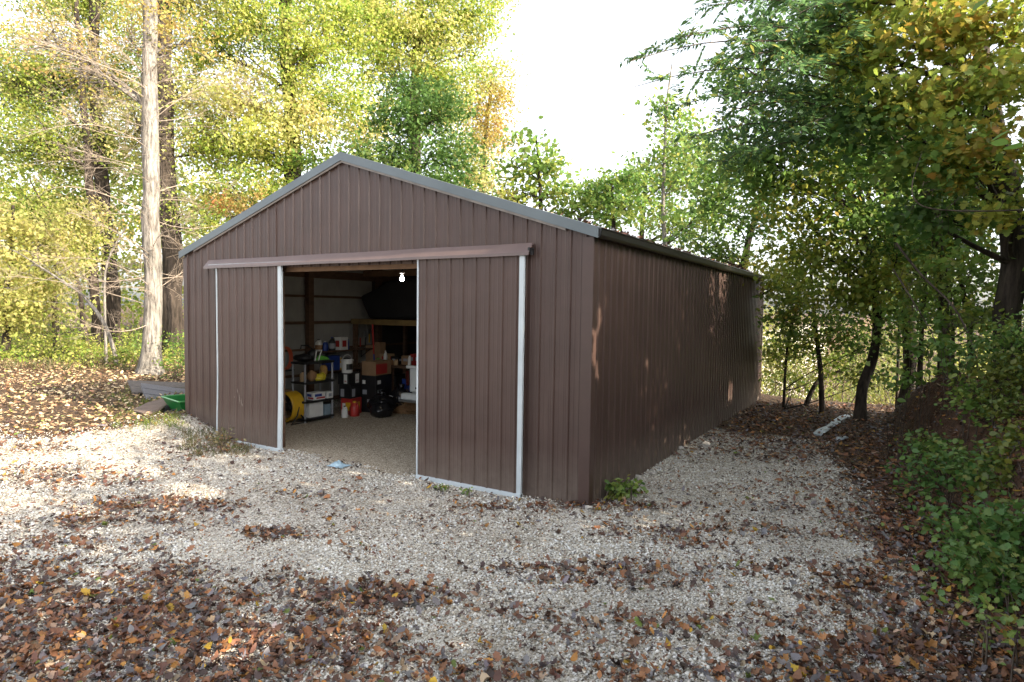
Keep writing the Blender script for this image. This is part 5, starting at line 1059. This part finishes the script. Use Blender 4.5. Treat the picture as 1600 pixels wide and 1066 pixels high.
# shrubs on and below the bank
def shrub(name, label, places, pal, leaf, cover, tpl, seed, mat='nearleaf', cat='shrub', per=24, cr=.14, stems=6, up=.5):
    rg = np.random.default_rng(seed); c0 = places[0][0]; base = np.array([c0[0], c0[1], float(height(c0[0], c0[1]))-.03]); root = thing(name, label, cat, base)
    wood = []; CC = []; TT = []
    for lb in places:
        c, r = lb[0], np.array(lb[1]); lp = lb[2] if len(lb) > 2 else pal; n = int(cover*PI*r[0]*r[2]/(.45*leaf*leaf*.6)); nc = max(4, int(n/per))
        cl = c+norm(rg.normal(size=(nc, 3)))*(rg.random((nc, 1))**(1/2.3))*r
        cl[:, 2] = np.maximum(cl[:, 2], height(cl[:, 0], cl[:, 1])+.05)
        g0 = np.array([c[0], c[1], float(height(c[0], c[1]))-.03])+rg.normal(size=(nc, 3))*np.array([.12, .12, 0])
        g0[:, 2] = height(g0[:, 0], g0[:, 1])-.03
        sel = rg.random(nc) < .6
        wood.append(batch_tubes(g0[sel], (g0+cl)[sel]/2+np.array([0, 0, .15])+rg.normal(size=(sel.sum(), 3))*.05, cl[sel], np.full(sel.sum(), .008), np.full(sel.sum(), .003), 5, 4))
        ci = np.repeat(np.arange(nc), per); pos = cl[ci]+rg.normal(size=(len(ci), 3))*np.array([cr, cr, cr*.6]); CC.append(pos); TT.append(tints(rg, lp, len(ci), .2)*.5+tints(rg, lp, nc, .2)[ci]*.5)
    C = np.concatenate(CC); T = np.concatenate(TT); ok = (C[:, 2] > height(C[:, 0], C[:, 1])+.01)&~((C[:, 0] < .03)&(C[:, 0] > -9.2)&(C[:, 1] > -.03)); C = C[ok]; T = T[ok]
    wood_mesh('stems', M['barkmid'], wood, root); scatter_mesh('foliage', M[mat], tpl, C, frames(rg, len(C), up, .35), leaf*rg.uniform(.6, 1.25, len(C)), T, parent=root); return root
shrub('bank_shrub', 'broad leaved green shrub overhanging the dirt face, left end of the bank', [L(1440, 545, 11.3, 40, 22), L(1410, 590, 11.4, 32, 20), L(1480, 575, 11, 34, 20), L(1500, 540, 10.6, 38, 20, None, 'mg')], 'mg', .13, 1.7, T_OVAL, 81, per=14)
shrub('bank_shrub', 'yellowish small leaved bush on the bank top at the right edge', [L(1575, 590, 8.6, 40, 40), L(1590, 660, 8.0, 30, 40), L(1550, 540, 9.2, 40, 26, None, 'shrub'), L(1590, 520, 9, 34, 30, None, 'mg')], 'shruby', .065, 2.2, T_OVAL, 82, per=26)
shrub('bank_shrub', 'dense green bush low against the bank in the middle right', [L(1480, 720, 8.2, 45, 26), L(1530, 740, 7.6, 50, 34), L(1585, 730, 7.2, 40, 40, None, 'shruby'), L(1450, 760, 8, 26, 18)], 'shrub', .085, 2.3, T_OVAL, 83, per=24)
shrub('bank_shrub', 'leafy dark green bush at the right edge below the middle one', [L(1540, 820, 6.3, 55, 34), L(1490, 830, 6.6, 34, 26), L(1590, 830, 5.9, 40, 50), L(1560, 880, 5.7, 50, 26, None, 'shrub')], 'shrub', .075, 2.3, T_MAPLE, 84, per=24)
shrub('weed_clump', 'small bright green weeds at the lower right corner of the picture', [L(1560, 965, 4.75, 34, 22), L(1590, 985, 4.5, 24, 24), L(1520, 940, 5.0, 18, 12)], 'lg', .06, .9, T_MAPLE, 85, per=8, cat='weeds')
shrub('weed_clump', 'bright green leafy weed growing at the front right corner of the barn', [W(.20, .55, .2, .15, .2, .17), W(.26, .85, .14, .2, .22, .12), W(.16, .4, .1, .1, .12, .09)], 'lg', .085, 2.2, T_OVAL, 86, per=10, cr=.06, cat='weeds')
shrub('weed_clump', 'low green weeds under the left part of the right sliding door', [L(692, 762, 9.05, 10, 4)], 'lg', .05, 1.2, T_OVAL, 87, per=8, cr=.04, cat='weeds')
shrub('weed_clump', 'tiny green weeds under the middle of the right sliding door', [L(735, 768, 8.8, 9, 3)], 'lg', .05, 1.1, T_OVAL, 92, per=8, cr=.04, cat='weeds')
shrub('weed_clump', 'dusty green weeds piled against the foot of the left sliding door', [L(352, 682, 11.3, 9, 14), L(345, 690, 11.2, 16, 8), L(364, 692, 11.1, 14, 7)], 'drygrass', .05, 1.1, T_OVAL, 88, per=14, cr=.08, cat='weeds')
shrub('woodland_bush', 'green bush between the thick dark trunk and the barn', [L(275, 565, 19.5, 20, 20), L(285, 540, 20.5, 22, 22)], 'mg', .10, 1.4, T_DIA, 89, 'leaf', per=24, cr=.2, cat='bush')
shrub('woodland_bush', 'grey green undergrowth bush left of the pale trunk base', [L(205, 545, 22.5, 26, 16), L(180, 560, 22, 20, 10, None, 'shruby'), L(220, 520, 23, 20, 18)], 'lg', .10, 1.1, T_DIA, 90, 'leaf', per=24, cr=.2, cat='bush')
shrub('woodland_bush', 'yellow green bush under the far left trees', [L(100, 540, 24, 40, 22), L(60, 555, 23.5, 34, 14, None, 'shruby'), L(20, 560, 23.5, 30, 12, None, 'mg')], 'yg', .11, 1.2, T_DIA, 91, 'leaf', per=24, cr=.22, cat='bush')
shrub('bank_shrub', 'leafy green shrub hanging over the dirt face above the middle bush', [L(1560, 640, 8.9, 48, 34), L(1520, 610, 9.4, 40, 24), L(1595, 580, 8.4, 36, 40, None, 'shruby')], 'mg', .09, 1.9, T_OVAL, 181, per=22)
shrub('bank_shrub', 'low green plants at the foot of the bank beside the leaf strip', [L(1440, 700, 9.6, 40, 18), L(1470, 690, 9.4, 30, 16)], 'shrub', .08, 1.7, T_OVAL, 182, per=20)
shrub('bank_shrub', 'small green plant on the leaf strip just in front of the dirt face', [L(1415, 735, 9.2, 26, 16)], 'shrub', .08, 1.7, T_OVAL, 185, per=20)
shrub('bank_shrub', 'small green plant at the left edge of the right hand bushes', [L(1455, 805, 7.4, 30, 22)], 'shrub', .08, 1.7, T_OVAL, 186, per=20)
shrub('bank_shrub', 'dark leafy bush low at the right edge above the corner weeds', [L(1545, 905, 5.75, 46, 26), L(1590, 905, 5.4, 36, 40), L(1500, 880, 6.2, 26, 20)], 'shrub', .07, 1.9, T_MAPLE, 183, per=22)
shrub('bank_shrub', 'yellow green bush at the right edge between two darker bushes', [L(1580, 770, 6.8, 46, 34)], 'shruby', .07, 1.9, T_MAPLE, 184, per=22)
# exposed roots trailing down the dirt face
rt = thing('exposed_roots', 'tangled brown roots trailing down the bare dirt face of the bank', 'roots', (gravel_foot(7.)+.2, 7., float(height(gravel_foot(7.)+.2, 7.)))); rg = np.random.default_rng(95); A = []; E_ = []
for k in range(60):
    y_ = rg.uniform(5.0, 9.6); x_ = gravel_foot(y_)
    a = np.array([x_+.62+.15*rg.random(), y_, 0]); e = np.array([x_+.12+.2*rg.random(), y_+.25*rg.normal(), 0]); a[2] = height(a[0], a[1])+.01; e[2] = height(e[0], e[1])+.03; A.append(a); E_.append(e+np.array([-.05, 0, .02]))
A = np.array(A); E_ = np.array(E_); wood_mesh('root_strands', M['soilroot'], [batch_tubes(A, (A+E_)/2+rg.normal(size=A.shape)*.12, E_, rg.uniform(.003, .009, len(A)), np.full(len(A), .002), 7, 5)], rt)

# trees beside the drive, beyond the right edge of the picture, that shade it
for k, (x, y, h_) in enumerate(((7.2, -1.2, 5.7), (7.4, -3.8, 5.9), (7.3, -6.5, 5.6), (8.0, 1.7, 7.5), (8.4, 4.6, 7.4), (8.4, 7.6, 6.9), (8.6, 10.8, 6.9))):
    rg = np.random.default_rng(400+k); lobes = [W(x-.5+rg.normal()*.3, y+dy+rg.normal()*.3, z_, 1.35, 1.2, .95) for z_ in np.arange(1.9, h_, 1.35) for dy in (-.9, .9)]
    if k == 3: lobes += [W(7.6, .75, 4.6, 1.0, .5, .9), W(7.6, .8, 6.2, 1.0, .5, .9), W(8.0, 2.4, 7.4, 1.2, 1.4, .6)]
    if k < 3: lobes += [(*W(x+.5+.8*(dz > 0), y+dy, h_+dz, 1.5, 1.0, .6), 'mg', cv) for dy, dz, cv in ((-.9, .6, 1.0), (.5, .5, 1.0), (-.2, 1.5, .75))]
    tree('roadside_tree', 'green leafy tree beside the drive, standing to the right of the view', 'tree', [(x, y, 0), (x, y+.1, h_*.4), (x-.1, y, h_*.75), (x, y, h_)], [.16, .14, .1, .03], lobes, 'mg', .14, 2.7, T_OVAL, seed=100+k, per=34, cr=.36, cull=True, twigs=.2, group='trees beside the drive')

# ------------------------------------------------------------------ woods and brush far off
def mass(name, label, cat, N, sampler, pal, leaf, seed, tpl=T_DIA, mat='leaf', keep=None, per=40, cr=.7):
    rg = np.random.default_rng(seed); nc = N//per; c = sampler(rg, nc); ci = np.repeat(np.arange(nc), per)
    P = c[ci]+rg.normal(size=(len(ci), 3))*np.array([cr, cr, cr*.6]); P[:, 2] = np.maximum(P[:, 2], height(P[:, 0], P[:, 1])+.02)
    T = tints(rg, pal, len(ci))*.5+tints(rg, pal, nc, .2)[ci]*.5
    o = scatter_mesh(name, M[mat], tpl, P, frames(rg, len(P), .4, .3), leaf*rg.uniform(.6, 1.3, len(P)), T); tag(o, label, cat, kind='stuff'); return o
def far_left(rg, n):
    u = rg.uniform(-150, 620, n); D = rg.uniform(36, 52, n); P = np.stack([pt(a, 533, d) for a, d in zip(u, D)]); h = rg.random(n)**.8*(10+5*vnoise(u/60., D*0, 8)); P[:, 2] = height(P[:, 0], P[:, 1])+h; return P
mass('distant_woods', 'hazy yellow green woods closing the view on the left', 'woods', 26000, far_left, 'yg', .34, 201, cr=1.)
def under_left(rg, n):
    u = rg.uniform(-60, 300, n); D = rg.uniform(21.5, 31, n); P = np.stack([pt(a, 533, d) for a, d in zip(u, D)]); P[:, 2] = height(P[:, 0], P[:, 1])+rg.random(n)**2*.9*(.3+vnoise(u/20., D, 9)); return P
mass('undergrowth', 'weedy yellow green undergrowth along the edge of the left woods', 'undergrowth', 9000, under_left, 'yg', .10, 202, cr=.3, per=20)
def brush_right(rg, n):
    u = rg.uniform(1120, 1640, n); D = rg.uniform(23, 42, n); P = np.stack([pt(a, 533, d) for a, d in zip(u, D)]); h = rg.random(n)**1.3*(3.8+2.2*vnoise(u/35., D*.2, 19)+1.2*S((u-1380)/120)); P[:, 2] = height(P[:, 0], P[:, 1])+h; return P
mass('distant_brush', 'sunlit yellow brush filling the hollow beyond the crest', 'brush', 42000, brush_right, 'brush', .15, 203, cr=.5)
rg = np.random.default_rng(204); N = 260; u = rg.uniform(1130, 1600, N); D = rg.uniform(21, 36, N); A = np.stack([pt(a, 533, d) for a, d in zip(u, D)]); A[:, 2] = height(A[:, 0], A[:, 1])-.1
E_ = A+np.column_stack([rg.normal(size=(N, 2))*1.5, rg.uniform(.6, 4.2, N)]); V, F = batch_tubes(A, (A+E_)/2+rg.normal(size=A.shape)*.6, E_, rg.uniform(.010, .03, N), np.full(N, .006), 6, 4)
ob = thing('tmp', '', '', (0, 0, 0)); o = wood_mesh('brush_stems', M['barkmid'], [(V, F)], ob); o.parent = None; bpy.data.objects.remove(ob); tag(o, 'thin bare stems rising from the brush beyond the crest', 'stems', kind='stuff')

# ------------------------------------------------------------------ loose cover on the ground
rg = np.random.default_rng(301)
def visible_pts(rg, n, D0, D1, u0=-60, u1=1660):
    u = rg.uniform(u0, u1, n); D = np.sqrt(rg.uniform(D0**2, D1**2, n)); r = AX_F*np.array([1, 1, 0]); k = (u-800)/FPX
    x = CX+AX_F[0]*D+AX_R[0]*k*D; y = CY+AX_F[1]*D+AX_R[1]*k*D; return x, y
def litter(name, label, n, D0, D1, pal, tpl, smin, smax, seed, maxd=1., extra=None, w0=None):
    rg = np.random.default_rng(seed); x, y = visible_pts(rg, n, D0, D1); d = litter_density(x, y)
    if extra is not None: d = d*extra(x, y)
    k = rg.random(n) < d*maxd; x = x[k]; y = y[k]; N = len(x); d = d[k]
    z = height(x, y)+.008+rg.random(N)**2*.05*d
    sz = rg.uniform(smin, smax, N)
    F = frames(rg, N, .62, .0); T = tints(rg, pal, N, .35)
    st = np.stack([np.ones(N), rg.uniform(.45, 1.05, N), rg.uniform(-.6, 1.8, N)], 1)
    o = scatter_mesh(name, M['litter'], tpl, np.stack([x, y, z], 1), F, sz, T, stretch=st); tag(o, label, 'leaves', kind='stuff'); return o
notleft = lambda x, y: 1-S((-x-8.6)/1.2)*S((y+3.4)/1.2)
onleft = lambda x, y: S((-x-8.6)/1.2)*S((y+3.4)/1.2)
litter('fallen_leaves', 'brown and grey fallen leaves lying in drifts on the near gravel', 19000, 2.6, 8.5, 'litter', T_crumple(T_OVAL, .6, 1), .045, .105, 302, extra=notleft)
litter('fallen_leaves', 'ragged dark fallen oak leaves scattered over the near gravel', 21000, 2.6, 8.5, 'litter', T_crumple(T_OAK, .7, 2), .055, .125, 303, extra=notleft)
def bits(name, label, n, D0, D1, s0, s1, seed):
    rg = np.random.default_rng(seed); x, y = visible_pts(rg, n, D0, D1); d = litter_density(x, y)
    k = (rg.random(n) < .3+.75*d*1.2+(fbm(x*2.3, y*2.3, 55)-.5)*1.6) & ~in_barn(x, y) & (notleft(x, y) > .3); x = x[k]; y = y[k]; N = len(x)
    T = tints(rg, 'litter', N, .35)*.9; o = scatter_mesh(name, M['litter'], T_crumple(T_OVAL, .6, 3), np.stack([x, y, height(x, y)+.012], 1), frames(rg, N, .6, 0), rg.uniform(s0, s1, N), T); tag(o, label, 'leaves', kind='stuff')
bits('leaf_crumbs', 'small dark crumbs of broken leaves among the near gravel', 26000, 2.6, 8.0, .014, .042, 307)
bits('leaf_crumbs', 'small dark leaf crumbs strewn over the farther drive', 20000, 8.0, 14, .02, .06, 308)
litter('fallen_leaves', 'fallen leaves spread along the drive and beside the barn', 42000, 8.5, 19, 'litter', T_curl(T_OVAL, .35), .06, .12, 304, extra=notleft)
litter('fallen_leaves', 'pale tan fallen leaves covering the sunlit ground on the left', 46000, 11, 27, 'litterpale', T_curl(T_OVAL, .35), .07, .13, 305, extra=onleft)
# limestone chips
T_CHIP = (np.array([(1, 0, 0), (-.9, .15, .05), (.1, .8, -.05), (-.1, -.85, .1), (.1, .1, .62), (0, 0, -.5)])*.5, np.array([(0, 2, 4), (2, 1, 4), (1, 3, 4), (3, 0, 4), (2, 0, 5), (1, 2, 5), (3, 1, 5), (0, 3, 5)]))
def chips(name, label, n, D0, D1, s0, s1, seed):
    rg = np.random.default_rng(seed); x, y = visible_pts(rg, n, D0, D1); gw = gravel_weight(x, y)*np.where(in_barn(x, y) | (y > 9), 0, 1)
    k = rg.random(n) < np.clip(gw*1.3-.25*litter_density(x, y), 0, 1); x = x[k]; y = y[k]; N = len(x); z = height(x, y)
    base = np.array([(.68, .64, .56), (.78, .75, .69), (.60, .53, .43), (.51, .485, .45), (.80, .785, .75), (.39, .33, .255)])[rg.choice(6, N, p=[.27, .27, .15, .12, .12, .07])]*rg.uniform(.7, 1.08, (N, 1))
    pn = fbm(x*.8, y*.8, 66, 4); base = base*(.8+.42*pn)[:, None]*np.where(pn < .42, .9, 1.)[:, None]
    s = s0+(s1-s0)*rg.random(N)**2.5*(.55+.9*vnoise(x*1.3, y*1.3, 67)); o = scatter_mesh(name, M['stone'], T_CHIP, np.stack([x, y, z+s*.12], 1), frames(rg, N, .55, 0), s, np.clip(base, 0, .8), stretch=np.stack([np.ones(N), rg.uniform(.6, 1, N), rg.uniform(.5, 1, N)], 1))
    tag(o, label, 'gravel', kind='stuff'); return o
chips('gravel', 'pale limestone gravel chips on the near drive', 90000, 2.6, 7.0, .016, .052, 311)
chips('gravel', 'pale limestone gravel chips on the far part of the drive', 60000, 7.0, 13.5, .022, .06, 312)
# grass by the pallets and at the wood edge
rg = np.random.default_rng(321); T_BLADE = (np.array([(0, -.03, 0), (0, .03, 0), (.6, .02, .12), (1, 0, .05)]), np.array([(0, 1, 2), (0, 2, 3)]))
def grass(name, label, n, box, hgt, pal, seed):
    rg = np.random.default_rng(seed); nt_ = n//14; u = rg.uniform(box[0], box[1], nt_); v = rg.uniform(box[2], box[3], nt_)
    c = np.stack([ground_hit(a, b) for a, b in zip(u, v)]); ci = np.repeat(np.arange(nt_), 14); P = c[ci]+rg.normal(size=(len(ci), 3))*np.array([.07, .07, 0]); P[:, 2] = height(P[:, 0], P[:, 1])
    k = ~((P[:, 0] > -9.15) & (P[:, 1] > -.12)); P = P[k]; N = len(P); t = norm(rg.normal(size=(N, 3))*np.array([.5, .5, .2])+np.array([0, 0, 1])); b = norm(np.cross(t, rg.normal(size=(N, 3)))); F = np.stack([t, b, np.cross(t, b)], 1)
    o = scatter_mesh(name, M['grass'], T_BLADE, P, F, hgt*rg.uniform(.5, 1.3, N), tints(rg, pal, N)); tag(o, label, 'grass', kind='stuff')
grass('grass', 'thin green grass around the pallets and green cart', 1800, (170, 292, 605, 672), .10, 'shruby', 322)
grass('grass', 'dry grass tufts at the foot of the left door', 1100, (285, 390, 672, 714), .11, 'drygrass', 323)
grass('grass', 'dry weeds along the edge of the left woods', 1500, (0, 240, 556, 580), .2, 'drygrass', 324)
grass('grass', 'grass and stems at the foot of the bank', 2200, (1390, 1500, 660, 760), .2, 'shruby', 325)
# leaves caught on the lower edge of the roof
rg = np.random.default_rng(331); N = 600; y = rg.uniform(-.03, 13, N); x = .1-rg.random(N)**2.4*1.4; P = np.stack([x, y, roof_z(0)-.3207*(x)+0*y+.02], 1)
P[:, 2] = 5.20-.3207*np.abs(x-RX)+.022; o = scatter_mesh('roof_leaves', M['litter'], T_curl(T_OVAL, .4), P, frames(rg, N, .6, 0), rg.uniform(.05, .10, N), tints(rg, 'litter', N)*1.2)
tag(o, 'fallen leaves caught along the lower edge of the roof', 'leaves', kind='stuff')
bpy.context.view_layer.update()
